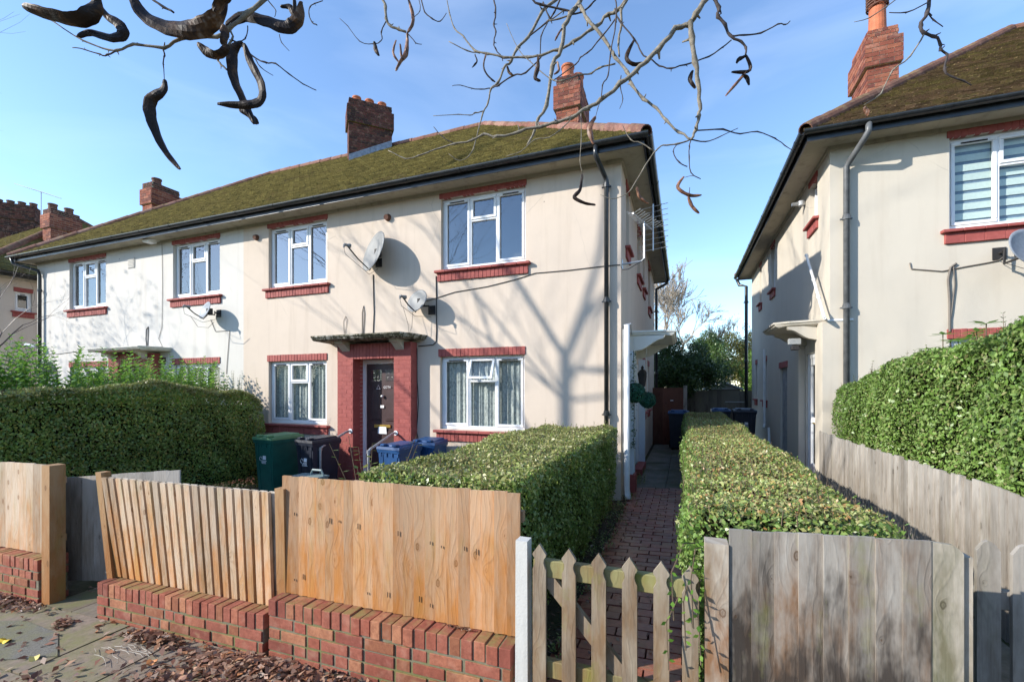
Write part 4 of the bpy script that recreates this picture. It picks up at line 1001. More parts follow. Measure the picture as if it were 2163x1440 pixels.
# ------------------------------------------------------------------ foliage
def leaves_on(points, normals, size, flat=.5, asp=.55, fold=.25, jit=.5):
    """rhombic leaves. points (N,3)."""
    N = len(points); d = rng.normal(size=(N, 3)); n = normals+rng.normal(size=(N, 3))*flat
    n /= np.linalg.norm(n, axis=1, keepdims=True)+1e-9
    u = np.cross(n, d); u /= np.linalg.norm(u, axis=1, keepdims=True)+1e-9; v = np.cross(n, u)
    s = size*(1+rng.uniform(-jit, jit, (N, 1)))
    a = points-u*s*.5; c = points+u*s*.5; bq = points+v*s*asp*.5+n*s*fold*.3+u*s*.05; e = points-v*s*asp*.5+n*s*fold*.3+u*s*.05
    return np.stack([a, e, c, bq], axis=1).reshape(-1, 3)
GREEN = m_leaf('privet_leaf', [(0.089, 0.153, 0.031), (0.162, 0.248, 0.049), (0.227, 0.321, 0.073), (0.356, 0.408, 0.134), (0.114, 0.190, 0.042)])
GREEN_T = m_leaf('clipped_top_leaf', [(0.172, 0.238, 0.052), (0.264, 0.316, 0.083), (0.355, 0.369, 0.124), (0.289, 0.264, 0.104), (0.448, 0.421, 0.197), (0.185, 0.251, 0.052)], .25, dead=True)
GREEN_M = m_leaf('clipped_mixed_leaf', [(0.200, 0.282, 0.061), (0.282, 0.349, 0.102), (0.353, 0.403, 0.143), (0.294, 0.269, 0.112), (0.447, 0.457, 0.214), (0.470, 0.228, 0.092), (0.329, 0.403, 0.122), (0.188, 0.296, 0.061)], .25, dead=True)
GREEN_R = m_leaf('bright_privet_leaf', [(0.103, 0.178, 0.032), (0.161, 0.276, 0.053), (0.218, 0.356, 0.081), (0.310, 0.414, 0.138), (0.115, 0.207, 0.040), (0.368, 0.356, 0.161)], .35)
GREEN_D = m_leaf('dark_leaf', [(.03, .068, .018), (.055, .10, .026), (.08, .14, .035), (.04, .085, .022)], .25)
GREEN_B = m_leaf('bright_shoot_leaf', [(0.103, 0.241, 0.034), (0.161, 0.333, 0.046), (0.241, 0.402, 0.081), (0.115, 0.253, 0.034)], .45)
LITTER = m_leaf('dead_leaf', [(.08, .04, .028), (.16, .065, .038), (.23, .105, .06), (.29, .17, .11), (.12, .055, .04), (.34, .24, .17), (.36, .15, .06)], .1, .5)
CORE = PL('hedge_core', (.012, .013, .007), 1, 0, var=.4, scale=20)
BARK = PL('twig_bark', (.12, .09, .06), .9, .2, var=.3, scale=30)
def hedge(label, x0, x1, y0, y1, zt, sidem, topm, dens=5200, ls=.028, zb=None, dents=.03, nothing=(), zslope=None, round_=.08, stems=True, shape=None, name='hedge'):
    T = thing(name, label, 'hedge', ((x0+x1)/2, (y0+y1)/2, gz((x0+x1)/2)))
    zb_ = gz((x0+x1)/2) if zb is None else zb
    ztf = (lambda x, y: zt) if zslope is None else zslope
    def bumps(p): return dents*.8*np.sin(p[:, 0]*2.3+p[:, 1]*1.9+p[:, 2]*2.7)+dents*(np.sin(p[:, 0]*7.1+p[:, 1]*3.3)+np.sin(p[:, 1]*9.7+p[:, 2]*5.9+1.3)+np.sin(p[:, 2]*8.3+p[:, 0]*4.1+.7))/2+rng.normal(size=len(p))*.012
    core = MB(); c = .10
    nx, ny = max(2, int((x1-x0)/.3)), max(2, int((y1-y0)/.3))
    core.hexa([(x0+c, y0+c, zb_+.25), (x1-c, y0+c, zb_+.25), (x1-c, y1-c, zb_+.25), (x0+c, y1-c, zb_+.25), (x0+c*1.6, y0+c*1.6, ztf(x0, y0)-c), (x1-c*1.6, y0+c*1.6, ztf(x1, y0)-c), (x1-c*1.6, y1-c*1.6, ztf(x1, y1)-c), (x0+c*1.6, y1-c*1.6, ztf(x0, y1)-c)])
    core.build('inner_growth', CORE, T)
    allp = []; alln = []
    Hh = zt-zb_
    def face(A, nrm, gen):
        N = int(A*dens); p, uz = gen(N); n = np.tile(np.array(nrm, float), (N, 1)); depth = rng.exponential(.028, N).clip(0, .12)
        b_ = bumps(p)-depth
        if uz is not None:      # thin out and tuck in the foot of the side faces
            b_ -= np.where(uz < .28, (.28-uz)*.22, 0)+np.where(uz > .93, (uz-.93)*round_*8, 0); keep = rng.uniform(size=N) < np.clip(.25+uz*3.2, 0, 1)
            p, n, b_ = p[keep], n[keep], b_[keep]
        return p+n*b_[:, None], n
    ar = np.random.default_rng(3)
    def side(xa, xb, ya, yb):
        def gen(N):
            f = rng.uniform(size=N); uz = rng.uniform(size=N); x = xa+(xb-xa)*f; y = ya+(yb-ya)*f
            zz = zb_+uz*(np.array([ztf(a, b) for a, b in zip(x, y)])-zb_) if zslope else zb_+uz*Hh
            return np.stack([x, y, zz], 1), uz
        return gen
    if 'f' not in nothing: p, n = face((x1-x0)*Hh, (0, -1, .15), side(x0, x1, y0, y0)); allp.append(p); alln.append(n)
    if 'b' not in nothing: p, n = face((x1-x0)*Hh*.4, (0, 1, .15), side(x0, x1, y1, y1)); allp.append(p); alln.append(n)
    if 'l' not in nothing: p, n = face((y1-y0)*Hh, (-1, 0, .15), side(x0, x0, y0, y1)); allp.append(p); alln.append(n)
    if 'r' not in nothing: p, n = face((y1-y0)*Hh, (1, 0, .15), side(x1, x1, y0, y1)); allp.append(p); alln.append(n)
    P_ = np.concatenate(allp); N_ = np.concatenate(alln)
    mesh_np('foliage', leaves_on(P_, N_, ls, .55), 4, sidem, T)
    N = int((x1-x0)*(y1-y0)*dens*1.2)
    x = rng.uniform(x0, x1, N); y = rng.uniform(y0, y1, N); e = np.minimum(np.minimum(x-x0, x1-x), np.minimum(y-y0, y1-y)); z = np.array([ztf(a, b) for a, b in zip(x, y)]) if zslope else np.full(N, zt)
    p = np.stack([x, y, z], 1); p[:, 2] += bumps(p)*.8-rng.exponential(.022, N).clip(0, .1)-np.where(e < .09, (.09-e)**2*8, 0)
    mesh_np('clipped_top', leaves_on(p, np.tile([0, 0, 1.], (N, 1)), ls*.92, .75), 4, topm, T)
    # short cut twigs standing out of the top and stems at the foot
    tw = MB()
    for k in range(int((x1-x0)*(y1-y0)*85)):
        a, c_ = random.uniform(x0+.03, x1-.03), random.uniform(y0+.03, y1-.03); z_ = ztf(a, c_); tw.tube([(a, c_, z_-.06), (a+random.uniform(-.025, .025), c_+random.uniform(-.025, .025), z_+random.uniform(.005, .035))], .0018, 3, cap=False)
    if stems:
        for k in range(int(max(x1-x0, y1-y0)*9)):
            a, c_ = random.uniform(x0+.1, x1-.1), random.uniform(y0+.1, y1-.1); q = Vector((a, c_, zb_-.05)); 
            tw.tube([q, q+Vector((random.uniform(-.1, .1), random.uniform(-.1, .1), .3)), q+Vector((random.uniform(-.2, .2), random.uniform(-.2, .2), .6))], [.014, .01, .006], 5, cap=False)
    tw.build('stems', BARK, T)
    return T
def shoot(LV, ST, base, h, lean, ls, pair=.035, r=.003, lw=.24):
    q = Vector(base); n = int(h/pair); pts = [q]
    for k in range(n):
        q = q+Vector((lean[0]*pair*(k/n+.3), lean[1]*pair*(k/n+.3), pair)); pts.append(q)
        s = ls*(1-.45*k/n); a = k*math.pi/2+random.uniform(-.4, .4)
        for sg in (0, math.pi):
            d = Vector((math.cos(a+sg), math.sin(a+sg), .65)).normalized(); tip = q+d*s; mid = q+d*s*.5; w_ = d.cross(Vector((0, 0, 1))).normalized()*s*lw
            LV.extend([tuple(q), tuple(mid-w_), tuple(tip), tuple(mid+w_)])
    ST.tube(pts, [r*(1-.7*i/len(pts)) for i in range(len(pts))], 4, cap=False)

# centre hedge beside the path
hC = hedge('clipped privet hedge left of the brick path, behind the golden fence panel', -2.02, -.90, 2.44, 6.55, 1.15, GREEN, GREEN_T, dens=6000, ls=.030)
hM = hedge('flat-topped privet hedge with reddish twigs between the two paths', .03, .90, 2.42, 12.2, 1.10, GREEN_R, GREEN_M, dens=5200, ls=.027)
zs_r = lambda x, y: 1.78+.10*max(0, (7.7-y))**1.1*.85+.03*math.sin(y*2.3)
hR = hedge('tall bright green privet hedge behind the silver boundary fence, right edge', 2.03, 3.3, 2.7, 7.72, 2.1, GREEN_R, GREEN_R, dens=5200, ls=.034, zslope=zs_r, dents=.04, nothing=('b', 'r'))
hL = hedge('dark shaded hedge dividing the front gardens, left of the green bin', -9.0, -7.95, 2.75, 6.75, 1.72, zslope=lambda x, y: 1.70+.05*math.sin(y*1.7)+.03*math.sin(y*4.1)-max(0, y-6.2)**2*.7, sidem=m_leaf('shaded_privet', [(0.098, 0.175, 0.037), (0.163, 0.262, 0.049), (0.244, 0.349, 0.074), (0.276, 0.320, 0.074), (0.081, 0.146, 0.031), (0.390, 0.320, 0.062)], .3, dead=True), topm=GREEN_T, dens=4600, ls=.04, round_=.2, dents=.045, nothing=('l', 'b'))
# tall shoots behind the left hedge
T = thing('overgrown_shrub', 'bright green overgrown privet with tall upright shoots above the dark left hedge', 'shrub', (-9.8, 4.6, gz(-9.8)))
LV = []; ST = MB()
for k in range(360):
    y = random.uniform(2.3, 6.75); x = -9.0-random.uniform(0, 1.4)+.5*(random.random() < .3); hz = random.uniform(.3, .8)+max(0, (4.8-y))*.14
    shoot(LV, ST, (x, y, 1.5+random.uniform(0, .12)), hz, (random.uniform(-.25, .25), random.uniform(-.25, .25)), random.uniform(.085, .12), pair=.065, lw=.34)
mesh_np('leaves', np.array(LV), 4, GREEN_B, T); ST.build('stems', BARK, T)
N = 42000; p = np.stack([rng.uniform(-10.6, -8.9, N), rng.uniform(2.3, 6.75, N), rng.uniform(.9, 1.74, N)], 1); p[:, 2] += .14*np.sin(p[:, 1]*5.1+p[:, 0]*3)+.1*np.sin(p[:, 1]*11)
mesh_np('foliage', leaves_on(p, np.tile([0, 0, 1.], (N, 1)), .045, 1.2), 4, GREEN_B, T)
# shoots on the main hedges (part of them)
def add_shoots(T, spots, m, ls=.035):
    LV = []; ST = MB()
    for (x, y, z, h) in spots: shoot(LV, ST, (x, y, z), h, (random.uniform(-.2, .2), random.uniform(-.2, .2)), ls)
    mesh_np('shoot_leaves', np.array(LV), 4, m, T); ST.build('shoots', BARK, T)
add_shoots(hC, [(random.uniform(-1.95, -.92), random.uniform(2.5, 6.5), 1.10, random.uniform(.03, .11)) for _ in range(70)]+[(random.uniform(-1.9, -.95), random.uniform(5.6, 6.5), 1.08, random.uniform(.08, .2)) for _ in range(14)], GREEN)
add_shoots(hM, [(random.uniform(.0, .93), 2.4+7*random.random()**1.6, 1.06, random.uniform(.03, .09)) for _ in range(110)]+[(.0, random.uniform(2.4, 7), random.uniform(.5, 1.0), random.uniform(.06, .14)) for _ in range(60)], GREEN_R, .028)
add_shoots(hL, [(random.uniform(-8.6, -8.0), random.uniform(4, 6.7), 1.66, random.uniform(.15, .42)) for _ in range(60)], GREEN)
add_shoots(hR, [(random.uniform(2.1, 3.0), random.uniform(3, 7.6), 0, random.uniform(.10, .2)) for _ in range(0)]+[(x, y, zs_r(x, y)-.05, random.uniform(.10, .24)) for x, y in [(random.uniform(2.1, 3.0), random.uniform(3.2, 7.6)) for _ in range(60)]], GREEN_R)
# broad-leaved sucker on the right hedge
LV = []; ST = MB()
for k in range(26):
    c = Vector((2.35+random.uniform(-.2, .3), 4.95+random.uniform(-.45, .55), zs_r(2.3, 5)+random.uniform(-.05, .22)))
    ST.tube([c-Vector((0, 0, .25)), c], .004, 4)
    for q in range(9):
        a = q*.7; d = Vector((math.cos(a), math.sin(a), random.uniform(-.1, .25))).normalized(); s = .11; w_ = d.cross(Vector((0, 0, 1))).normalized()*s*.2
        LV.extend([tuple(c), tuple(c+d*s*.5-w_), tuple(c+d*s), tuple(c+d*s*.5+w_)])
mesh_np('broad_leaves', np.array(LV), 4, GREEN_B, hR); ST.build('sucker_stems', BARK, hR)
# rose bush and ivy sprig
T = thing('rose_bush', 'thin leggy rose bush with yellowing leaves at the near corner of the clipped hedge', 'plant', (-2.25, 2.75, gz(-2.2)))
LV = []; ST = MB()
for k in range(9):
    b0 = Vector((-2.15+random.uniform(-.15, .2), 2.75+random.uniform(-.12, .2), .2)); tip = Vector((-2.35+random.uniform(-.25, .42), 2.75+random.uniform(-.2, .3), random.uniform(1.08, 1.36)))
    mid = b0.lerp(tip, .55)+Vector((random.uniform(-.06, .06), 0, .05)); pts = [b0, mid, tip]; ST.tube(pts, [.006, .004, .002], 5)
    for q in range(13):
        f = .35+.65*q/12; c = (b0.lerp(mid, f/.55) if f < .55 else mid.lerp(tip, (f-.55)/.45)); a = random.uniform(0, 6.3); d = Vector((math.cos(a), math.sin(a), random.uniform(-.2, .4))).normalized(); s = random.uniform(.04, .065); w_ = d.cross(Vector((0, 0, 1))).normalized()*s*.3
        LV.extend([tuple(c), tuple(c+d*s*.5-w_), tuple(c+d*s), tuple(c+d*s*.5+w_)])
mesh_np('leaves', np.array(LV), 4, m_leaf('rose_leaf', [(.06, .13, .02), (.09, .18, .03), (.22, .22, .03), (.07, .14, .03)], .35), T); ST.build('stems', BARK, T)
T = thing('trailing_sprig', 'leafy privet sprig trailing over the right end of the picket gate', 'plant', (.05, 2.2, gz(0)))
LV = []; ST = MB()
for (dx, zz) in ((0, .95), (-.08, .97), (.03, .8), (-.03, .85), (-.10, .75)):
    p0 = Vector((.08, 2.30, zz)); pts = [p0, p0+Vector((dx*.6-.03, -.12, .03)), p0+Vector((dx-.05, -.2, -.08)), p0+Vector((dx-.04, -.22, -.28))]; ST.tube(pts, [.003]*4, 4)
    for s_ in range(3):
        for q in range(5):
            c = pts[s_].lerp(pts[s_+1], q/5); a = random.uniform(0, 6.3); d = Vector((math.cos(a), -abs(math.sin(a))*.6, random.uniform(-.5, .5))).normalized(); s = .03; w_ = d.cross(Vector((0, 1, .3))).normalized()*s*.33
            LV.extend([tuple(c), tuple(c+d*s*.5-w_), tuple(c+d*s), tuple(c+d*s*.5+w_)])
mesh_np('leaves', np.array(LV), 4, GREEN_B, T); ST.build('stems', BARK, T)
# low weeds along the path edge
LV = []; ST = MB(); T = thing('path_weeds', 'low green weeds and small stones along the left edge of the brick path', 'plants', (-.8, 5, gz(-.8)))
for k in range(330):
    x = random.gauss(-.80, .06); y = random.choice([random.uniform(2.4, 7.2), random.uniform(7.9, 9.6)]); 
    shoot(LV, ST, (x, y, gz(x)), random.uniform(.03, .12), (random.uniform(-1, 1), random.uniform(-1, 1)), .03, pair=.02, r=.0015)
mesh_np('leaves', np.array(LV), 4, GREEN, T); ST.build('stems', BARK, T); T['kind'] = 'stuff'

# ------------------------------------------------------------------ leaf litter
def litter():
    LV = []
    def leaf(x, y, z, s, up=.35):
        a = random.uniform(0, 6.3); u = Vector((math.cos(a), math.sin(a), random.uniform(-up, up))).normalized(); n = Vector((random.gauss(0, up), random.gauss(0, up), 1)).normalized(); v = n.cross(u).normalized(); u = v.cross(n)
        c = Vector((x, y, z)); k = random.uniform(.1, .5)*s
        LV.extend([tuple(c-u*s*.5), tuple(c-v*s*.24+n*k*.4), tuple(c+u*s*.5+n*k*.2), tuple(c+v*s*.24+n*k*.4)])
    def patch(cx, cy, sx, sy, n, pile=.03, s=(.035, .078), rot=0):
        for _ in range(n):
            gx, gy = random.gauss(0, 1), random.gauss(0, 1); r2 = gx*gx+gy*gy
            x = cx+sx*gx*math.cos(rot)-sy*gy*math.sin(rot); y = cy+sx*gx*math.sin(rot)+sy*gy*math.cos(rot)
            if y > 2.16: continue
            leaf(x, y, gz(x)+.008+random.uniform(0, pile)*math.exp(-r2/2), random.uniform(*s))
    patch(-2.40, 2.02, .30, .07, 1700, .06); patch(-2.0, 1.90, .22, .09, 900, .05); patch(-2.75, 1.78, .22, .06, 300)
    patch(-3.75, 1.33, .40, .09, 1100, .04, rot=.25); patch(-3.1, 1.32, .26, .09, 400, .03); patch(-3.55, 2.08, .14, .035, 260, .03)
    patch(-5.62, 2.10, .28, .05, 420, .04); patch(-4.5, 2.02, .06, .03, 60); patch(-3.4, 1.7, 1.0, .35, 260, .005); patch(-1.4, 1.9, .6, .2, 500, .02)
    for _ in range(900):      # behind the fences
        x = random.uniform(-5.2, -.8); y = random.uniform(2.45, 2.9); leaf(x, y, gz(x)+.01, random.uniform(.03, .06))
    for _ in range(500): x = random.gauss(-.78, .1); y = random.uniform(2.4, 7.4); leaf(x, y, gz(x)+.012, random.uniform(.025, .05))
    for _ in range(160): x = random.uniform(-.7, 0); y = random.uniform(2.2, 9); leaf(x, y, gz(x)+.02, random.uniform(.02, .045))
    for _ in range(60): x = random.uniform(-1.25, -1.1); leaf(x, 2.27, .345, random.uniform(.02, .035))
    o = mesh_np('leaf_litter', np.array(LV), 4, LITTER); setup(o, 'brown fallen leaves heaped on the pavement and along the wall foot', 'leaves', kind='stuff')
litter()
def big_leaf(name, label, x, y, s, m, rz):
    b = MB(); n = 14; vs = []
    for k in range(n):
        a = 2*math.pi*k/n; r_ = s*(1+.35*math.cos(3*a)*(k % 2)); vs.append((x+math.cos(a+rz)*r_*.62, y+math.sin(a+rz)*r_*.42, gz(x)+.014+.014*math.cos(2*a)))
    vs.append((x, y, gz(x)+.02)); b.add(vs, [(k, (k+1) % n, n) for k in range(n)]); vs2 = [(a, c, d-.002) for a, c, d in vs]; b.add(vs2, [((k+1) % n, k, n) for k in range(n)])
    setup(b.build(name, m, loc=(x, y, gz(x))), label, 'leaf')
YL = PL('yellow_leaf', (.62, .44, .02), .5, .3); OL = PL('orange_leaf', (.45, .17, .05), .6, .3); PLf = PL('pale_leaf', (.62, .52, .16), .6, .3)
def at_ground(px, py):
    a, b_ = ray(px); z = 0
    for _ in range(4): t = (z-CAMH)*949/(820-py); z = gz(t*a)
    return t*a, t*b_
for nm, lb, (px_, py_), s, m_, rz in (('fallen_leaf', 'bright yellow leaf lying on grey tarmac at the left edge', (8, 1357), .085, YL, .3), ('fallen_leaf', 'pale yellow leaf on the heap of brown leaves, lower left', (72, 1392), .06, PLf, 1.), ('fallen_leaf', 'curled orange leaf casting a shadow on the mossy slab', (322, 1400), .06, OL, .5), ('fallen_leaf', 'flat orange leaf near the foot of the low mossy wall', (274, 1342), .045, OL, .1)):
    x, y = at_ground(px_, py_); big_leaf(nm, lb, x, y, s, m_, rz)
T = MB()
for k in range(7):
    x, y = at_ground(200+k*14, 1372-k*1.5); q = Vector((x, y, gz(x)+.012)); pp_ = [q]
    for _ in range(6): q = q+Vector((random.uniform(.03, .07), random.uniform(-.035, .02), random.uniform(-.008, .01))); q.z = max(q.z, gz(q.x)+.01); pp_.append(q)
    T.tube(pp_, .0016, 4)
setup(T.build('fallen_twigs', PL('grey_twig', (.22, .20, .17))), 'bundle of thin grey fallen twigs on the pavement slabs', 'twigs')

# ------------------------------------------------------------------ bins
def bin_(label, x, y, rz, w_, d, h, mb, ml, sticker=True):
    z = gz(x); T = thing('wheelie_bin', label, 'bin', (0, 0, 0), rz=0, group='wheelie bins')
    b = MB(); t = .82
    def ring(f, zz): return [(-w_/2*f, -d/2*f, zz), (w_/2*f, -d/2*f, zz), (w_/2*f, d/2*f, zz), (-w_/2*f, d/2*f, zz)]
    b.hexa(ring(t, .05)+ring(.99, h*.86)); b.hexa(ring(1.04, h*.86)+ring(1.07, h*.91))
    for s in (-1, 1):
        b.hexa([(s*w_*.30-.03, -d/2*t-.012, .1), (s*w_*.30+.03, -d/2*t-.012, .1), (s*w_*.30+.03, -d/2*t+.02, .1), (s*w_*.30-.03, -d/2*t+.02, .1), (s*w_*.34-.03, -d/2*.98-.01, h*.84), (s*w_*.34+.03, -d/2*.98-.01, h*.84), (s*w_*.34+.03, -d/2*.98+.02, h*.84), (s*w_*.34-.03, -d/2*.98+.02, h*.84)])
    for k in range(4): b.box(-w_/2+.05+k*w_*.27, -w_/2+.07+k*w_*.27, -d/2*1.0-.012, -d/2+.02, h*.80, h*.86)
    body = b.build('body', mb, T)
    l = MB(); zz = h*.915
    l.hexa([(-w_/2*1.09, -d/2*1.10, zz), (w_/2*1.09, -d/2*1.10, zz), (w_/2*1.09, d/2*1.02, zz), (-w_/2*1.09, d/2*1.02, zz)]+[(-w_/2*1.06, -d/2*1.07, zz+.04), (w_/2*1.06, -d/2*1.07, zz+.04), (w_/2*1.06, d/2*1.0, zz+.055), (-w_/2*1.06, d/2*1.0, zz+.055)])
    l.hexa([(-w_/2*.86, -d/2*.82, zz+.04), (w_/2*.86, -d/2*.82, zz+.04), (w_/2*.86, d/2*.9, zz+.05), (-w_/2*.86, d/2*.9, zz+.05)]+[(-w_/2*.8, -d/2*.75, zz+.065), (w_/2*.8, -d/2*.75, zz+.065), (w_/2*.8, d/2*.85, zz+.085), (-w_/2*.8, d/2*.85, zz+.085)])
    for s in (-1, 1): l.bev(s*w_*.28-.045, s*w_*.28+.045, -d/2*1.08, -d/2*.72, zz+.045, zz+.085, .01)
    lid = l.build('lid', ml, T)
    hd = MB(); hd.tube([(-w_*.42, d/2*1.18, zz), (w_*.42, d/2*1.18, zz)], .014, 8); hd.box(-w_*.42, -w_*.38, d/2*.95, d/2*1.2, zz-.03, zz+.02); hd.box(w_*.38, w_*.42, d/2*.95, d/2*1.2, zz-.03, zz+.02); hd.build('handle', mb, T)
    for s in (-1, 1):
        wl = MB(); wl.tube([(s*(w_/2*t-.005), d/2*.85, .10), (s*(w_/2*t+.045), d/2*.85, .10)], .10, 16); wl.build('wheel', M_cable, T)
    if sticker:
        s_ = MB(); yy = -d/2*.965
        s_.box(-.02, .06, yy-.006, yy, h*.60, h*.66)
        for k in range(3): s_.box(-.07+random.uniform(0, .02), .08-random.uniform(0, .02), yy-.004, yy, h*(.58-.02*k)-.006, h*(.58-.02*k)+.004)
        s_.tube([(-.08+.035*math.cos(a*.7), yy-.002, h*.61+.035*math.sin(a*.7)) for a in range(8)], .004, 4)
        s_.build('sticker', M_upvc, T)
    T.location = (x, y, z); T.rotation_euler = (0, 0, rz); return T
BG = PL('green_plastic', (.012, .10, .075), .45, .4, var=.15, scale=5); BGL = PL('green_lid', (.10, .24, .11), .5, .4, var=.15, scale=6)
BK = PL('black_plastic', (.018, .022, .035), .42, .4, var=.2, scale=6); BB = PL('blue_lid', (.014, .060, .17), .42, .4, var=.2, scale=6)
bin_('tall green wheelie bin with lighter green lid, beside the dark hedge', -6.98, 6.22, R(-6), .50, .62, 1.12, BG, BGL)
bin_('black wheelie bin with white sticker, between green bin and red porch', -6.05, 6.22, R(-10), .46, .55, 1.06, BK, BK)
bin_('blue-lidded bin nearest the red porch, behind the clipped hedge', -4.22, 6.05, R(-8), .44, .50, .96, BB, BB, False)
bin_('blue bin behind another blue bin, right of the red porch', -4.02, 6.60, R(3), .44, .46, .97, BB, BB, False)
bin_('black bin with blue lid in the side passage by the brown gate', -.12, 13.0, R(0), .50, .58, 1.07, BK, BB, False)
bin_('black bin with white label at the end of the hedge, by the black downpipe', 1.50, 13.3, R(0), .50, .56, 1.06, BK, PL('grey_lid', (.05, .06, .08)), True)
bin_('blue-lidded bin half hidden by the hedge end', .98, 14.0, R(0), .46, .56, 1.05, BK, BB, False)
T = thing('recycling_box', 'pale grey-green food caddy with a handle, left of the red porch pier', 'box', (-5.72, 5.95, gz(-5.7)))
b = MB(); x, y, z = -5.68, 5.6, gz(-5.7)
b.hexa([(x-.2, y-.15, z), (x+.2, y-.15, z), (x+.2, y+.15, z), (x-.2, y+.15, z), (x-.25, y-.19, z+.44), (x+.25, y-.19, z+.44), (x+.25, y+.19, z+.44), (x-.25, y+.19, z+.44)]); b.bev(x-.27, x+.27, y-.21, y+.21, z+.44, z+.475, .01); GC = PL('grey_green_plastic', (.20, .27, .27), .5, .4); b.build('body', GC, T)
b = MB(); b.tube([(x-.02, y+.1, z+.475), (x+.02, y+.1, z+.56), (x+.2, y+.1, z+.56), (x+.24, y+.1, z+.475)], .018, 6); b.build('handle', GC, T)

# ------------------------------------------------------------------ handrails
def handrail(label, x, yp, y1):
    T = thing('handrail', label, 'handrail', (x, y1, gz(x))); b = MB()
    b.tube([(x, yp, .90), (x, yp-.07, .90), (x, yp-.13, .885), (x, y1+.05, .70), (x, y1+.01, .67), (x, y1, .63), (x, y1, gz(x))], .022, 10); b.build('rail', M_steel, T, smooth=True)
    b = MB(); b.tube([(x, yp, .90), (x, yp-.012, .90)], .045, 14); b.build('flange', M_upvc, T); b = MB(); b.tube([(x, y1, .63), (x, y1, .69)], .03, 10); b.build('elbow', M_steel, T)
handrail('grey steel handrail left of the front door, in front of the black bin', -5.84, 6.80, 6.05); handrail('grey steel handrail right of the front door, behind the blue bins', -4.83, 6.80, 6.05)

# ------------------------------------------------------------------ satellite dishes
def dish(label, wall, ctr, a, el, w_, h_, wy=7.0, armL=.52, lnb=None, thin=.012, m=M_dish):
    """ctr dish centre, a azimuth swing from -Y towards -X, el tilt up"""
    T = thing('satellite_dish', label, 'satellite dish', wall, group='satellite dishes on the house fronts')
    n = Vector((-math.sin(a)*math.cos(el), -math.cos(a)*math.cos(el), math.sin(el))); u = Vector((0, 0, 1)).cross(n).normalized(); v = n.cross(u).normalized(); c = Vector(ctr); dep = .05
    b = MB(); rings = 7; K = 36; vs = []
    for side in (0, 1):
        for r_ in range(rings):
            f = (r_+.0001)/(rings-1)
            for k in range(K):
                t = 2*math.pi*k/K; vs.append(c+u*math.cos(t)*f*w_/2+v*math.sin(t)*f*h_/2+n*(dep*f*f-dep-(0 if side == 0 else .010)))
    fs = []
    for r_ in range(rings-1):
        for k in range(K):
            q = (r_*K+k, r_*K+(k+1) % K, (r_+1)*K+(k+1) % K, (r_+1)*K+k); fs.append(q); fs.append(tuple(i+rings*K for i in reversed(q)))
    e = (rings-1)*K
    for k in range(K): fs.append((e+k, e+(k+1) % K, e+rings*K+(k+1) % K, e+rings*K+k))
    b.add(vs, fs); b.build('reflector', m, T, smooth=True)
    b = MB(); bot = c-v*h_*.47-n*.03; tip = bot+n*armL+v*h_*.30; b.tube([c-n*(dep+.03)-v*h_*.2, bot-n*.01, bot.lerp(tip, .5)-v*.02, tip], .012, 8); b.build('arm', M_cable, T)
    b = MB(); d = (c+v*0-tip).normalized(); b.tube([tip-d*.05, tip+d*.01, tip+d*.03, tip+d*.07], [.024, .024, .034, .036], 12); b.tube([tip-d*.05, tip-d*.05-Vector((0, 0, .05))], .016, 8); b.build('receiver', PL('lnb_grey', (.22, .22, .22)), T)
    W = Vector(wall); b = MB(); b.box(W.x-.07, W.x+.07, wy-.015, wy-.002, W.z-.08, W.z+.08); b.tube([W, W+Vector((0, -.06, 0)), W+Vector((0, -.09, .03)), Vector((W.x, W.y-.09, c.z-h_*.2)), c-n*(dep+.03)-v*h_*.15], .016, 8); b.box(*sorted((c.x-n.x*.1-.05, c.x-n.x*.1+.05)), *sorted((c.y-n.y*.1-.04, c.y-n.y*.1+.04)), c.z-.09, c.z+.05); b.build('mount', M_cable, T)
    b = MB(); q = tip-d*.05-Vector((0, 0, .05)); b.tube([q, q+Vector((.03, 0, -.12)), bot+Vector((0, 0, -.08)), W+Vector((0, -.02, -.12))], .004, 5); b.build('cable', M_cable, T)
dish('large grey satellite dish above the red porch, facing left', onY(800, 555, 6.99), onY(788, 530, 6.78), R(27), R(16), .76, .78, armL=.50)
dish('smaller oval dish right of the large one, near the vertical black cable', onY(912, 655, 6.99), onY(880, 635, 6.78), R(18), R(18), .50, .42, armL=.33)
dish('small dish seen edge-on, on the white half of the house', onY(462, 662, 6.99), onY(432, 655, 6.74), R(17), R(18), .52, .40, armL=.36, m=PL('dish_bluegrey', (.22, .25, .29), .5, .4))
def dish_right():
    W = onY(2112, 535, 7.93); dish('large dish cut by the right edge of the picture', W, onY(2178, 521, 7.45), R(-25), R(15), .56, .50, wy=7.95, armL=.3, m=PL('dish_bluegrey', (.22, .25, .29)))
dish_right()
T = thing('satellite_dish', 'dark dish low down behind the bright shrub at the far left', 'satellite dish', (-15.9, 6.2, gz(-15.9)))
q = onY(99, 790, 6.2); b = MB(); b.lathe((q.x, 6.2, 0), [(0.01, 0)], 3) if False else None
K = 30; vs = [(q.x+.42*math.cos(2*math.pi*k/K), 6.2, q.z+.30*math.sin(2*math.pi*k/K)) for k in range(K)]+[(q.x, 6.3, q.z)]+[(q.x+.42*math.cos(2*math.pi*k/K), 6.22, q.z+.30*math.sin(2*math.pi*k/K)) for k in range(K)]+[(q.x, 6.32, q.z)]
b.add(vs, [(k, (k+1) % K, K) for k in range(K)]+[(K+1+(k+1) % K, K+1+k, 2*K+1) for k in range(K)]+[(k, K+1+k, K+1+(k+1) % K, (k+1) % K) for k in range(K)]); b.build('reflector', PL('dark_dish', (.03, .04, .05)), T)
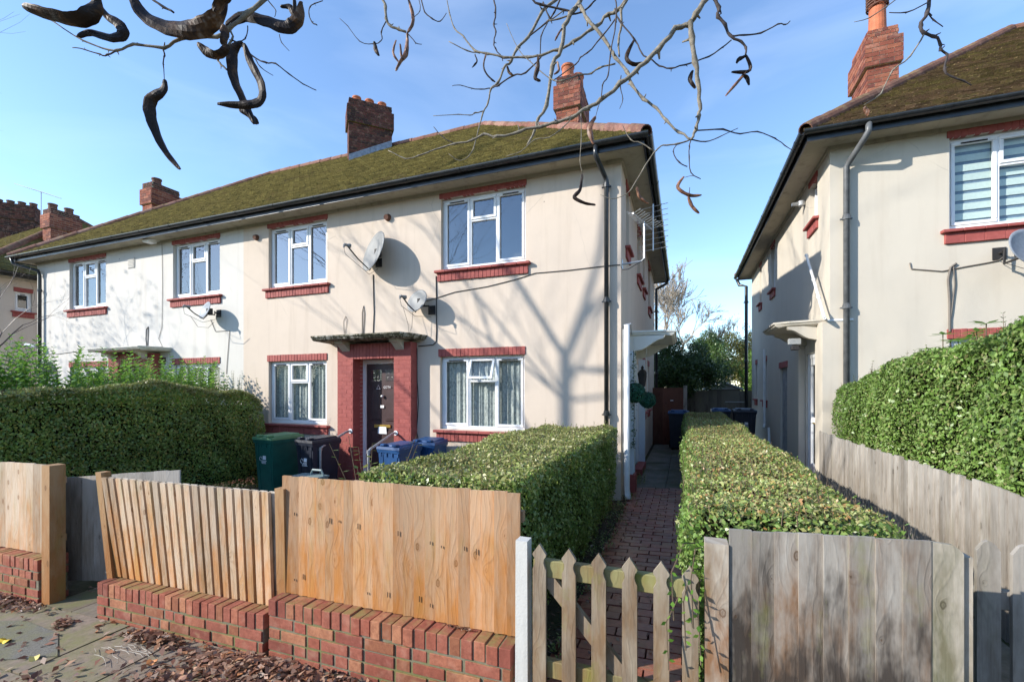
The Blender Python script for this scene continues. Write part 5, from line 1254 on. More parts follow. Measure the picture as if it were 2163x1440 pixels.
b = MB(); b.tube([(q.x, 6.31, q.z), (q.x, 6.4, q.z-.1), (q.x, 6.4, gz(q.x))], .025, 8); b.build('mast', M_cable, T)

# ------------------------------------------------------------------ cables on the walls
def cable(label, pts, r=.006, m=M_cable, Y=6.99, sag=True):
    b = MB(); P3 = [onY(a, c, Y) for a, c in pts]; b.tube(P3, r, 6); c0 = P3[0]
    setup(b.build('wall_cable', m, loc=c0), label, 'cable')
cable('black cable running from the small dish across the wall to the corner', [(900, 636), (960, 617), (1030, 605), (1090, 590), (1130, 577), (1200, 571), (1276, 562), (1310, 559)])
cable('vertical black cable dropping from the upper sill to the porch', [(921, 583), (922, 640), (922, 700), (921, 722), (915, 728), (884, 731)], .009)
cable('pair of black cables dropping from the large dish to the porch hood', [(788, 580), (789, 620), (790, 660), (788, 706)], .008)
cable('thin cable beside the red porch pier, down to the bins', [(881, 735), (881, 800), (884, 850), (880, 910), (883, 925)], .006)
cable('grey cable looped below the eaves on the white half', [(342, 512), (343, 600), (342, 690), (335, 715), (343, 732), (320, 733), (308, 735)], .005, M_cab2)
cable('loose cable end stuck up over the white hood', [(310, 735), (308, 715), (309, 695), (313, 690), (312, 730)], .009, M_cab2)
cable('cable hanging under the edge-on dish', [(402, 667), (418, 690), (440, 692), (452, 680)], .005, M_cab2, 6.6)
cable('cable pair dropping from the edge-on dish to the hedge', [(445, 675), (455, 700), (485, 698), (480, 760), (478, 790)], .006, M_cab2)
cable('two short broken wires above the left end of the porch hood', [(727, 705), (725, 680), (730, 668), (733, 674), (729, 706)], .004, M_cab2)
cable('short upright wire stubs above the porch hood', [(765, 708), (765, 660), (768, 646), (770, 662), (768, 708)], .006)
cable('thin cables drooping from the small oval dish', [(852, 650), (862, 685), (864, 706), (870, 690), (872, 655)], .004, M_cab2, 6.8)
cable('cable running along the pale wall of the right house', [(1922, 555), (1925, 568), (1990, 573), (2040, 563), (2080, 556), (2110, 550), (2122, 540)], .008, M_cab2, 7.94)
cable('vertical grey conduit on the right house beside its lower window', [(2006, 700), (2006, 640), (2003, 590), (2008, 565), (2020, 556)], .014, M_cab2, 7.93)
cable('looped cable beside the conduit on the right house', [(2014, 558), (2017, 600), (2010, 660), (2005, 690)], .008, M_cab2, 7.93)
cable('horizontal cable on the white wall at the far left', [(84, 747), (120, 748), (162, 742)], .006, M_cable)

# floodlight, camera, aerials, lantern, topiary
q = onY(325, 512, 6.9); T = thing('floodlight', 'small white floodlight under the eaves of the white half', 'light', q); b = MB(); b.hexa([(q.x-.13, q.y-.15, q.z-.03), (q.x+.07, q.y-.15, q.z-.03), (q.x+.07, q.y+.02, q.z-.03), (q.x-.13, q.y+.02, q.z-.03), (q.x-.16, q.y-.17, q.z+.02), (q.x+.10, q.y-.17, q.z+.02), (q.x+.08, q.y+.05, q.z+.06), (q.x-.12, q.y+.05, q.z+.06)]); b.build('housing', M_upvc, T); b = MB(); b.tube([(q.x, q.y, q.z+.03), (q.x+.1, q.y+.09, q.z+.05)], .02, 6); b.build('arm', M_upvc, T)
q = onY(66, 731, 6.8); T = thing('security_camera', 'white security camera on the black downpipe at the far left', 'camera', q); b = MB(); b.tube([(q.x-.14, 6.75, q.z+.03), (q.x+.10, 6.85, q.z)], .055, 10); b.build('housing', M_upvc, T); b = MB(); b.tube([(q.x+.1, 6.87, q.z), (q.x+.3, 6.93, q.z)], .015, 6); b.build('bracket', M_cable, T)
def yagi():
    T = thing('tv_aerial', 'silver TV aerial on a bracket at the upper right corner of the cream house', 'aerial', (-.86, 7.12, 3.9))
    X = MW[1]; m = PL('aluminium', (.55, .56, .57), .35, .5, metal=.7)
    b = MB(); by = 7.12; bz = onX(1320, 556, X).z; bz = 3.62; mx = -.56
    b.box(X, X+.01, by-.05, by+.05, bz-.07, bz+.07); b.tube([(X, by, bz), (mx-.04, by, bz+.02), (mx, by, bz+.06), (mx, by, bz+.62)], .016, 8); b.build('mast', m, T)
    b = MB(); d = Vector((-.30, -.95, .05)).normalized(); c = Vector((mx, by, bz+.60)); s = Vector((.95, -.30, 0)).normalized()
    b.tube([c-d*.32, c+d*.42], .012, 6)
    for k in range(11):
        q = c-d*.30+d*.07*k; b.tube([q-s*(.17-.006*k)+Vector((0, 0, .05)), q, q+s*(.17-.006*k)+Vector((0, 0, .05))], .006, 5)
    b.build('boom', m, T)
    b = MB(); q = c-d*.36
    for k in range(9):
        zz = q.z-.30+k*.085; b.tube([(q.x-s.x*.24, q.y-s.y*.24, zz), (q.x+s.x*.24, q.y+s.y*.24, zz)], .005, 5)
    b.tube([(q.x, q.y, q.z-.32), (q.x, q.y, q.z+.42)], .012, 6); b.build('reflector', m, T)
    b = MB(); b.tube([(X-.0, 7.0, 3.55), (X+.03, 6.97, 3.5), (X+.1, 7.05, 3.52), (mx, by, 3.66)], .006, 5); b.build('cable', M_cable, T)
yagi()
T = thing('roof_aerial', 'long thin aerial on a pole above the dark chimneys at the far left', 'aerial', onY(87, 445, 10.6)); p0, p1 = onY(87, 447, 10.6), onY(87, 405, 10.6); b = MB(); b.tube([p0-Vector((0, 0, .4)), p1], .02, 6); b.build('pole', M_steel, T)
b = MB(); e0, e1 = onY(30, 388, 10.6), onY(128, 419, 10.6); b.tube([e0, p1, e1], .014, 5)
for k in range(14): c = e0.lerp(e1, .3+k*.05); b.tube([c-Vector((0, .12, 0)), c+Vector((0, .12, 0))], .006, 4)
b.build('boom', M_steel, T)
def topiary(label, c, r):
    T = thing('topiary_ball', label, 'topiary ball', (c.x, c.y, c.z)); N = 2600; d = rng.normal(size=(N, 3)); d /= np.linalg.norm(d, axis=1, keepdims=True)
    p = np.array(c)+d*r*rng.uniform(.88, 1.03, (N, 1)); mesh_np('foliage', leaves_on(p, d, .028, .9), 4, m_leaf('plastic_leaf', [(.008, .06, .035), (.015, .10, .06), (.03, .15, .09), (.01, .07, .04)], .1, .35, .5), T)
    b = MB(); b.lathe(c, [(.001, -r*.85), (r*.6, -r*.6), (r*.85, 0), (r*.6, r*.6), (.001, r*.85)], 14); b.build('core', CORE, T); b = MB(); b.tube([(c.x, c.y, c.z+r*.9), (c.x-.02, c.y+.02, 2.5)], .004, 4); b.build('chain', M_steel, T)
topiary('larger dark green topiary ball hanging beside the side porch', Vector((-.72, 7.40, 1.63)), .155); topiary('smaller topiary ball hanging behind the larger one', Vector((-.58, 8.05, 1.50)), .135)
T = thing('wall_lantern', 'black carriage lantern on the side wall above the topiary balls', 'lantern', (-.78, 8.4, 1.9)); b = MB(); c = (-.70, 8.5, 1.72)
b.lathe(c, [(.03, 0), (.05, .02), (.085, .24), (.09, .25), (.05, .31), (.02, .33), (.03, .36), (.0, .40)], 6); b.tube([(-.70, 8.5, 1.75), (-.80, 8.5, 1.70), (-.88, 8.5, 1.78)], .012, 6); b.build('cage', M_cable, T); b = MB(); b.lathe((c[0], c[1], c[2]+.04), [(.04, 0), (.066, .17)], 6); b.build('pane', M_glassc, T)
T = thing('garland', 'string of artificial leaves hanging down the corner beside the white pipe', 'garland', (-.72, 7.3, 2.3)); LV = []; ST = MB(); ST.tube([(-.74, 7.36, 2.3), (-.73, 7.36, 1.4), (-.74, 7.36, .75)], .005, 4)
for k in range(150):
    c = Vector((-.74+random.uniform(-.03, .03), 7.36+random.uniform(-.03, .03), random.uniform(.75, 2.3))); a = random.uniform(0, 6.3); d = Vector((math.cos(a), math.sin(a), -.6)).normalized(); s = .05; w_ = d.cross(Vector((0, 0, 1))).normalized()*s*.3; LV.extend([tuple(c), tuple(c+d*s*.5-w_), tuple(c+d*s), tuple(c+d*s*.5+w_)])
mesh_np('leaves', np.array(LV), 4, GREEN_D, T); ST.build('string', M_cable, T)
# fittings on the right house
T = thing('floodlight', 'black and white floodlight under the hood of the right house', 'light', (1.5, 8.7, 2.5)); b = MB(); b.bev(1.58, 1.76, 8.34, 8.42, 2.40, 2.50, .01); b.build('lamp', PL('grey_lamp', (.30, .31, .31), .4, .4), T); b = MB(); b.bev(1.62, 1.73, 8.31, 8.42, 2.31, 2.38, .01); b.build('sensor', M_cable, T)
T = thing('overflow_pipe', 'white jointed pipe leaning up the side wall above the hood of the right house', 'pipe', (1.93, 8.3, 2.7)); b = MB(); p0 = onX(1742, 672, 1.93); p1 = onX(1704, 540, 1.93); b.tube([p1, p0], .02, 8); b.tube([p0, (2.0, 7.93, p0.z-.02), (2.32, 7.92, p0.z-.02)], .02, 8); 
for f in (.0, .42, .7): c = p1.lerp(p0, f); b.tube([c-(p0-p1)*.012, c+(p0-p1)*.012], .028, 8)
b.build('tube', PL('white_pipe', (.7, .7, .7)), T)
# wall lamp under right eaves
T = thing('wall_lamp', 'small grey lamp on the side wall under the eaves of the right house', 'lamp', onX(1692, 428, 2.0)); q = onX(1694, 430, 1.99); b = MB(); b.tube([q, q-Vector((.16, 0, 0))], [.04, .03], 10); b.lathe((q.x-.005, q.y, q.z-.06), [(.01, 0), (.06, .02), (.06, .10), (.01, .12)], 12); b.build('lamp', M_steel, T)

# ------------------------------------------------------------------ back of the passage
T = panel('wooden_gate', 'reddish brown boarded gate closing the passage beside the cream house', -.86, .0, 14.0, 14.0, 0, 0, .02, .04, 1.72, 1.72, .15, .002, m_wood('red_brown_boards', (.16, .05, .03), (.13, .04, .025), (.07, .025, .02), green=.1, stain=(.10, .035, .02), stain_amt=.4, grey=(.14, .06, .04))); T['category'] = 'gate'
post(T, .0, .1, 13.98, 14.08, 0, 1.78, W_silver)
b = MB(); b.box(-.36, -.28, 13.97, 13.985, 1.33, 1.36); b.build('house_number', M_upvc, T)
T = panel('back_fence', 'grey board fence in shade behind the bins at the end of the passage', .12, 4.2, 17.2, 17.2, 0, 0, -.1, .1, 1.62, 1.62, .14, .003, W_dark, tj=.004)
b = MB(); b.box(1.35, 1.95, 17.16, 17.18, 1.22, 1.25); b.build('rail', M_steel, T)
T = thing('garden_shed', 'small shed with a pale gabled roof beyond the back fence', 'shed', (1.6, 22, gz(1.6)))
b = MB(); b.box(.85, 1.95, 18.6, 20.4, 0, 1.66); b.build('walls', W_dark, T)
b = MB(); y0 = 18.4; b.prism([(.75, y0, 1.70), (1.40, y0, 1.97), (2.05, y0, 1.70), (2.05, y0, 1.65), (1.40, y0, 1.91), (.75, y0, 1.65)], (0, 2.2, 0)); b.build('roof', PL('pale_felt', (.42, .42, .42), .8, .2, bump=.4), T)
b = MB(); b.prism([(.86, 18.55, 1.66), (1.40, 18.55, 1.90), (1.94, 18.55, 1.66)], (0, .04, 0)); b.build('gable', PL('pale_board', (.40, .40, .40)), T)

# ------------------------------------------------------------------ trees
def branch_tree(b, base, d, L0, r0, lev, maxlev, spread=.55, tips=None, up=.12, seg=4, kids=(2, 4), rnd=random, minr=0):
    pts = [Vector(base)]; d = Vector(d).normalized(); rr = [r0]
    for k in range(seg):
        d = (d+Vector((rnd.gauss(0, .12), rnd.gauss(0, .12), rnd.gauss(0, .10)+up*.3))).normalized(); pts.append(pts[-1]+d*L0/seg); rr.append(max(minr, r0*(1-.5*(k+1)/seg)))
    b.tube(pts, rr, 7 if lev < 2 else (5 if lev < 3 else 3), cap=False)
    if lev >= maxlev:
        if tips is not None: tips.append((pts[-1], d))
        return
    n = rnd.randint(*kids)
    for k in range(n):
        i = rnd.randint(max(1, seg//2), seg) if k else seg; a = rnd.uniform(0, 6.283); perp = d.orthogonal().normalized(); perp.rotate(Matrix.Rotation(a, 3, d))
        nd = (d+perp*rnd.uniform(spread*.6, spread*1.4)+Vector((0, 0, up))).normalized()
        branch_tree(b, pts[i], nd, L0*rnd.uniform(.6, .82), rr[i]*(.72 if k else .85), lev+1, maxlev, spread, tips, up, seg, kids, rnd, minr)
def bare_tree(label, base, H, r, seed, maxlev=5, spread=.5, lean=(0, 0), leafm=None, nleaf=0, kids=(2, 4), m=None, group=None, tf=.28, side=0, minr=0):
    rr = random.Random(seed); T = thing('bare_tree', label, 'tree', base, group=group); b = MB(); tips = []; base = Vector(base)
    tr = MB(); top = base+Vector((lean[0], lean[1], H*tf)); tr.tube([base-Vector((0, 0, .1)), base.lerp(top, .5)+Vector((.03, .02, 0)), top], [r*1.25, r, r*.85], 12); m = m or PL('pale_bark', (.24, .20, .15), .9, .2, var=.3, scale=12, bump=.5); tr.build('trunk', m, T, smooth=True)
    for k in range(3): branch_tree(b, top, (math.cos(k*2.1+seed)*.45+lean[0]*.2, math.sin(k*2.1+seed)*.45, 1), H*.26, r*.62, 1, maxlev, spread, tips, rnd=rr, kids=kids, minr=minr)
    for k in range(side): branch_tree(b, base.lerp(top, rr.uniform(.55, .98)), (math.cos(k*2.4), math.sin(k*2.4), .9), H*.20, r*.36, 2, maxlev, spread, tips, rnd=rr, kids=kids)
    b.build('crown', m, T)
    if leafm and nleaf:
        tp = np.array([t[0] for t in tips]); idx = rng.integers(0, len(tp), nleaf); p = tp[idx]+rng.normal(size=(nleaf, 3))*.18; mesh_np('leaves', leaves_on(p, np.tile([0, 0, 1.], (nleaf, 1)), .09, 1.), 4, leafm, T)
    return T
def leafy(label, name, c, rad, N, ls, m, seed, trunk=True, clumps=26, cat='tree', base=None):
    r2 = np.random.default_rng(seed); c = np.array(c, float); rad = np.array(rad, float); T = thing(name, label, cat, (c[0], c[1], gz(c[0])))
    cc = r2.normal(size=(clumps, 3)); cc /= np.linalg.norm(cc, axis=1, keepdims=True); cc = c+cc*rad*r2.uniform(.3, .95, (clumps, 1)); rs = r2.uniform(.22, .42, clumps)
    idx = r2.integers(0, clumps, N); d = r2.normal(size=(N, 3)); d /= np.linalg.norm(d, axis=1, keepdims=True); p = cc[idx]+d*(rad.mean()*rs[idx]*r2.uniform(.5, 1.05, N))[:, None]
    mesh_np('crown', leaves_on(p, d, ls, .8), 4, m, T)
    b = MB(); g0 = gz(c[0]); b.tube([(c[0], c[1], g0-.1), (c[0]+.05, c[1], (c[2]+g0)/2), (c[0], c[1], c[2])], [.12, .09, .05], 8)
    for k in range(8):
        q = cc[k]; b.tube([(c[0], c[1], max(g0+.3, c[2]-rad[2]*.5)), tuple((c+q)/2), tuple(q)], [.04, .03, .015], 5)
    b.build('trunk', BARK, T); return T
bare_tree('bare pale-barked tree standing in the gap between the two houses', (-.55, 26, gz(0)), 8.2, .20, 5, 6, .50, minr=.012, kids=(3, 4), m=PL('cream_bark', (.34, .29, .23), .9, .2, var=.3), leafm=m_leaf('old_leaf', [(.2, .14, .07), (.14, .12, .05)]), nleaf=260)
bare_tree('sparse thin tree with a few brown leaves right of the gap, near the black downpipe', (3.4, 31, gz(3)), 6.2, .12, 11, 6, .5, minr=.011, leafm=m_leaf('old_leaf2', [(.30, .22, .09), (.22, .22, .07), (.16, .13, .06)]), nleaf=700)
leafy('dark evergreen bush above the brown passage gate', 'evergreen_tree', (-.15, 17.0, 2.3), (1.35, 1.3, 1.25), 36000, .07, GREEN_D, 3)
leafy('dark leafy tree rising behind the grey back fence', 'leafy_tree', (.95, 23.0, 2.9), (1.2, 1.2, 1.7), 26000, .07, m_leaf('dark_leaf2', [(.05, .10, .025), (.08, .14, .035), (.11, .18, .05)]), 4)
leafy('yellow-green autumn tree at the far end of the gap', 'leafy_tree', (3.0, 27.5, 3.0), (1.7, 1.4, 2.0), 26000, .085, m_leaf('autumn_leaf', [(.09, .13, .025), (.16, .18, .04), (.22, .17, .04), (.10, .12, .05)]), 8)
leafy('bright green bush against the right house at the end of the gap', 'bright_bush', (3.35, 23.0, 2.3), (.9, .9, 1.3), 15000, .07, m_leaf('lime_leaf', [(.12, .24, .03), (.17, .30, .05), (.10, .2, .03)]), 9, cat='bush')
leafy('pointed conifer tip behind the dark evergreen bush', 'conifer', (.35, 29, 3.2), (.8, .8, 1.7), 14000, .07, m_leaf('conifer_leaf', [(.07, .10, .03), (.10, .13, .04)]), 10)
# street trees on the pavement outside the picture: their branches throw the soft shadows on the front walls
bare_tree('large bare street tree standing out of the picture to the left, shading the cream wall', (-10.6, .45, gz(-10)), 13.2, .075, 21, 5, .44, kids=(3, 3), tf=.60, side=16, lean=(.0, 0))
bare_tree('second bare street tree further along, shading the white wall', (-23.0, 1.0, gz(-23)), 10.0, .10, 33, 6, .45, leafm=LITTER, nleaf=2600, kids=(2, 4))
T = bare_tree('bare twiggy tree reaching in at the left edge beside the far house', (-14.6, 4.5, gz(-14)), 6.3, .07, 41, 6, .5, m=PL('dark_twigs', (.08, .06, .05)))

# ------------------------------------------------------------------ overhanging honey locust
OT = thing('honey_locust', 'overhanging bare tree with dark curling seed pods across the top of the picture', 'tree', (3.0, -1.6, gz(3)))
LB = PL('locust_bark', (.20, .18, .145), .85, .25, var=.4, scale=60, bump=.4); LD = PL('locust_dark_bark', (.06, .05, .05), .8, .3, var=.4, scale=60)
br = MB(); tw = MB(); HUB = Vector((1.5, -.5, 5.2))
def smooth(P3, sub=3):
    out = []
    for i in range(len(P3)-1):
        p0, p1, p2, p3 = P3[max(i-1, 0)], P3[i], P3[i+1], P3[min(i+2, len(P3)-1)]
        for k in range(sub):
            t = k/sub; out.append(.5*((2*p1)+(-p0+p2)*t+(2*p0-5*p1+4*p2-p3)*t*t+(-p0+3*p1-3*p2+p3)*t**3))
    out.append(P3[-1]); return out
def twig(pts, t0, t1, r0, r1, B=None, hub=None, knobs=True):
    n = len(pts); P3 = [onT(a, c, t0+(t1-t0)*i/(n-1)) for i, (a, c) in enumerate(pts)]
    rad = [.60*(r0+(r1-r0)*i/(n-1))/949*(t0+(t1-t0)*i/(n-1)) for i in range(n)]
    S = smooth(P3); m_ = len(S); rs = [rad[min(int(i/3), n-1)]*(1-(i % 3)/3)+rad[min(int(i/3)+1, n-1)]*((i % 3)/3) for i in range(m_)]
    for i in range(1, m_-1):
        S[i] = S[i]+Vector((random.gauss(0, 1), random.gauss(0, 1), random.gauss(0, 1)))*rs[i]*.35
        if i % 3 == 0: rs[i] *= random.uniform(1.15, 1.5)
    (B or br).tube(S, rs, 7 if r0 > 3 else 5)
    if knobs:
        for i in range(3, m_-1, 3):
            if random.random() < .75:
                d = Vector((random.gauss(0, 1), random.gauss(0, 1), random.gauss(0, 1))).normalized(); (B or br).tube([S[i], S[i]+d*rs[i]*random.uniform(1.6, 3.6)], [rs[i]*.6, rs[i]*.25], 4)
    if hub is not None:
        a = P3[0]; mid = a.lerp(hub, .4)+Vector((0, 0, .15)); (B or br).tube(smooth([a, a.lerp(mid, .5)+Vector((.0, -.03, .12)), mid, hub]), np.linspace(rad[0], .04, 10), 7)
A_ = 2.35
twig([(1229, -6), (1208, 29), (1193, 58), (1185, 104), (1168, 142), (1154, 223), (1135, 254), (1131, 273), (1114, 306)], A_, A_, 8.5, 3.5, hub=HUB)
twig([(1181, -5), (1147, 23), (1116, 79), (1093, 102), (1079, 129), (1064, 144), (1052, 175), (1037, 187), (1031, 219), (1020, 240), (1007, 292)], A_+.1, A_+.1, 5.5, 2, hub=HUB)
twig([(1328, -5), (1300, 25), (1285, 31), (1258, 58), (1210, 90), (1181, 104), (1143, 117), (1114, 120), (1064, 120), (1027, 113), (1002, 106), (979, 78), (960, 60), (950, 30), (943, -5)], A_-.1, A_+.2, 6, 1.5, hub=HUB)
twig([(948, 88), (987, 107), (1014, 113)], A_+.15, A_+.15, 1.5, 2)
twig([(1222, 5), (1231, 19), (1241, 40), (1275, 82), (1299, 122), (1325, 153), (1334, 177), (1360, 210), (1388, 229), (1407, 255), (1434, 278), (1462, 295)], A_, 2.05, 6, 3.5)
twig([(1495, -5), (1469, 31), (1455, 49), (1427, 62), (1393, 101), (1368, 125), (1344, 149), (1309, 177), (1271, 212), (1241, 227), (1206, 250), (1177, 258), (1141, 267), (1097, 277), (1050, 288), (1022, 285), (997, 297), (960, 304), (933, 312), (887, 328), (857, 335), (820, 318)], 2.0, 2.3, 9.5, 1.5, hub=HUB)
twig([(1455, 45), (1462, 80), (1469, 132), (1474, 174), (1480, 222), (1476, 243), (1469, 274), (1459, 295)], 2.0, 2.05, 9, 4)
twig([(1459, 295), (1457, 312), (1455, 333), (1460, 365), (1480, 378)], 2.05, 2.05, 2, 1.5, tw)
twig([(1507, -5), (1518, 17), (1516, 35), (1532, 52), (1542, 76), (1566, 90), (1577, 101), (1575, 115)], 2.0, 2.0, 6, 3, tw, hub=HUB)
twig([(1545, 76), (1573, 75), (1608, 69), (1643, 52), (1660, 52), (1669, 45)], 2.0, 2.0, 3, 1.5, tw)
twig([(1545, 85), (1525, 101), (1497, 120), (1448, 137), (1417, 144), (1393, 139), (1372, 123), (1355, 113), (1341, 83), (1309, 45), (1299, 18)], 2.05, 2.2, 2.2, 2.5, tw)
twig([(1471, 276), (1528, 274), (1563, 283), (1599, 278), (1636, 292), (1657, 307), (1680, 322)], 2.05, 2.05, 2.5, 1.2, tw)
twig([(1462, 295), (1490, 300), (1518, 290), (1559, 271)], 2.05, 2.05, 2.5, 1.2, tw)
twig([(1457, 295), (1431, 304), (1408, 306), (1389, 314), (1362, 351), (1334, 399), (1316, 413), (1292, 420), (1268, 411)], 2.05, 2.1, 3, 1, br)
twig([(1379, 318), (1355, 302), (1332, 295), (1315, 264)], 2.07, 2.1, 2.5, 1, br)
twig([(1431, 304), (1422, 320), (1434, 343), (1452, 352)], 2.05, 2.05, 1.5, 2, tw)
twig([(1327, -5), (1313, 21), (1313, 52), (1306, 87), (1308, 120)], 2.25, 2.25, 5, 3, br, hub=HUB)
twig([(1299, -5), (1301, 42), (1289, 120), (1285, 160), (1273, 180), (1271, 208)], 2.15, 2.1, 2.5, 2, tw)
twig([(1312, 160), (1310, 185), (1316, 210), (1309, 230)], 2.1, 2.1, 2, 1, tw)
twig([(1120, -5), (1141, 10), (1193, 21), (1208, 29), (1231, 25), (1247, 12), (1262, -5)], A_, A_, 3.5, 2.5, tw, hub=HUB)
twig([(1110, 83), (1158, 46), (1170, 27), (1185, -5)], A_+.1, A_, 2.5, 3, tw)
twig([(1158, 46), (1143, 77), (1141, 117)], A_, A_+.1, 2, 2, tw)
twig([(1193, 21), (1160, 45), (1180, 40), (1200, 35)], A_, A_, 2, 3, br); twig([(1147, 5), (1160, 38), (1166, 50)], A_, A_, 3, 1.5, tw)
twig([(1300, 40), (1272, 77), (1241, 112), (1227, 121), (1216, 137), (1168, 171)], 2.2, A_, 2.5, 2, tw)
twig([(1300, 135), (1264, 144), (1250, 155), (1222, 160), (1185, 171), (1168, 169), (1140, 150), (1120, 130), (1095, 105), (1070, 50)], 2.15, A_, 3, 1, br)
twig([(1037, 187), (1052, 181), (1083, 160), (1110, 154), (1143, 121)], A_+.1, A_, 2.5, 2.5, tw)
twig([(1037, 187), (1016, 189), (997, 187), (972, 180), (955, 182)], A_+.1, A_+.1, 2, 1, tw)
twig([(1022, 235), (1004, 239), (992, 244), (970, 242), (915, 245)], A_+.1, A_+.1, 2.2, 1, br)
twig([(1043, -5), (1047, 27), (1043, 52), (1047, 67), (1043, 90), (1047, 104), (1060, 121), (1062, 129)], A_+.1, A_+.1, 3, 1.5, tw, hub=HUB)
twig([(1007, 290), (1000, 315), (990, 330), (970, 340), (948, 325)], 2.3, 2.3, 2, 1, br); twig([(960, 304), (935, 290), (916, 268)], 2.25, 2.25, 2, 1.2, tw)
twig([(1206, 250), (1190, 270), (1160, 290), (1130, 295), (1100, 320), (1070, 330)], 2.1, 2.15, 2, 1, br); twig([(1227, 240), (1228, 290), (1225, 340), (1230, 365)], 2.1, 2.1, 1.5, 1, br)
twig([(806, -5), (814, 15), (816, 41), (824, 54), (843, 63), (858, 68)], 1.9, 1.9, 4.5, 4, br, hub=HUB)
twig([(816, 44), (806, 67), (807, 78), (804, 89), (787, 93), (760, 88), (734, 55), (717, 39)], 1.9, 1.9, 2.2, .8, tw)
twig([(862, 72), (878, 91), (891, 94)], 1.9, 1.9, 1.8, 1, tw); twig([(889, -5), (898, 26), (913, 39), (930, 46), (943, 28)], 2.1, 2.1, 2.5, 1.2, tw, hub=HUB)
twig([(885, -5), (887, 22), (874, 38)], 2., 1.9, 1.5, 1, tw)
twig([(1963, -5), (1958, 27), (1945, 54), (1952, 70), (1972, 77), (1987, 94), (1985, 107), (2000, 115), (1995, 147), (2012, 164), (2035, 171), (2052, 181)], 1.9, 1.9, 6, 2, tw, hub=HUB)
twig([(1952, 72), (1922, 120), (1885, 150), (1861, 197), (1825, 222)], 1.9, 1.9, 3, 1.5, br); twig([(1957, 7), (1915, 27), (1878, 27)], 1.9, 1.9, 2.2, 1.5, tw); twig([(1898, -5), (1838, 37), (1804, 47)], 2., 2., 2, 1, br, hub=HUB); twig([(1962, 30), (1972, 43), (1992, 57)], 1.9, 1.9, 2.4, 1.5, tw)
twig([(1271, 210), (1263, 228), (1258, 248)], 2.1, 2.1, 1.2, 1, tw); twig([(1480, 378), (1465, 371), (1446, 375)], 2.05, 2.1, 1.2, 1, tw); twig([(1457, 396), (1456, 406), (1453, 416)], 2.1, 2.1, 1.2, 1, tw)
# near cluster
t = .95
HUB2 = Vector((.6, -.5, 4.2))
twig([(563, -5), (520, 30), (480, 63), (457, 77), (383, 82), (345, 103), (283, 95), (247, 108), (230, 105), (177, 87), (113, 47), (60, 18)], t, t, 7.5, 1.2, br, hub=HUB2)
twig([(247, 108), (228, 117), (210, 115), (180, 105), (153, 101)], t, t, 3, 1.5, tw); twig([(346, 104), (347, 118), (345, 135), (347, 168)], t, t, 3, 1.2, tw)
twig([(486, 62), (490, 85), (462, 120), (468, 138), (480, 148)], t, t, 3.5, 3, br); twig([(490, 85), (518, 102), (532, 118), (560, 133), (582, 134), (610, 157), (640, 177), (668, 191)], t, t, 3, 1.5, tw); twig([(540, 126), (550, 142), (577, 160)], t, t, 2, 1, tw)
twig([(317, -5), (345, 14), (367, 27)], t, t, 4, 3.5, tw); twig([(523, 55), (518, 82), (495, 90)], t, t, 2, 1.5, tw); twig([(560, -5), (575, 12), (583, 24), (580, 36)], t, t, 2, 1, tw); twig([(590, 73), (595, 90), (611, 108)], t, t, 1.5, 1, tw)
twig([(682, 2), (665, 8), (655, 15), (652, 30), (660, 48), (670, 54)], 1.4, 1.4, 1.5, 2, tw)
BRO = br.build('branches', LB, OT, smooth=True); tw.build('twigs', LD, OT, smooth=True)
b = MB(); b.tube(smooth([Vector((3.0, -1.6, gz(3)-.1)), Vector((2.95, -1.6, 1.5)), Vector((2.7, -1.4, 3.2)), Vector((2.1, -1.0, 4.4)), HUB, Vector((1.1, -.45, 6.2)), Vector((.8, -.6, 7.6))]), [.20, .18, .17, .165, .16, .15, .145, .14, .135, .13, .12, .11, .10, .09, .08, .07, .06, .05, .04], 14)
b.tube([HUB, Vector((1.0, -.55, 4.8)), HUB2], [.06, .045, .03], 8); b.build('trunk', LB, OT, smooth=True)
def m_pod():
    m, nt = mat('seed_pod'); g = NG(nt); v = g.coord(); n = g.noise(v, 60, 5, .7); n2 = g.noise(v, 14, 4, .7)
    c = g.ramp(n2, [(.35, (.012, .007, .006)), (.54, (.022, .012, .008)), (.64, (.10, .05, .022)), (.75, (.26, .21, .17))]); c = g.mix(g.ramp(n, [(.5, 0.), (.7, .4)]), c, (.02, .012, .012)); g.out(c, .55, .25); g.bump(n, .5, .002); return m
MP = m_pod()
MPr = m_plain('russet_pod', (.17, .08, .045), .5, .4, var=.7, scale=70)
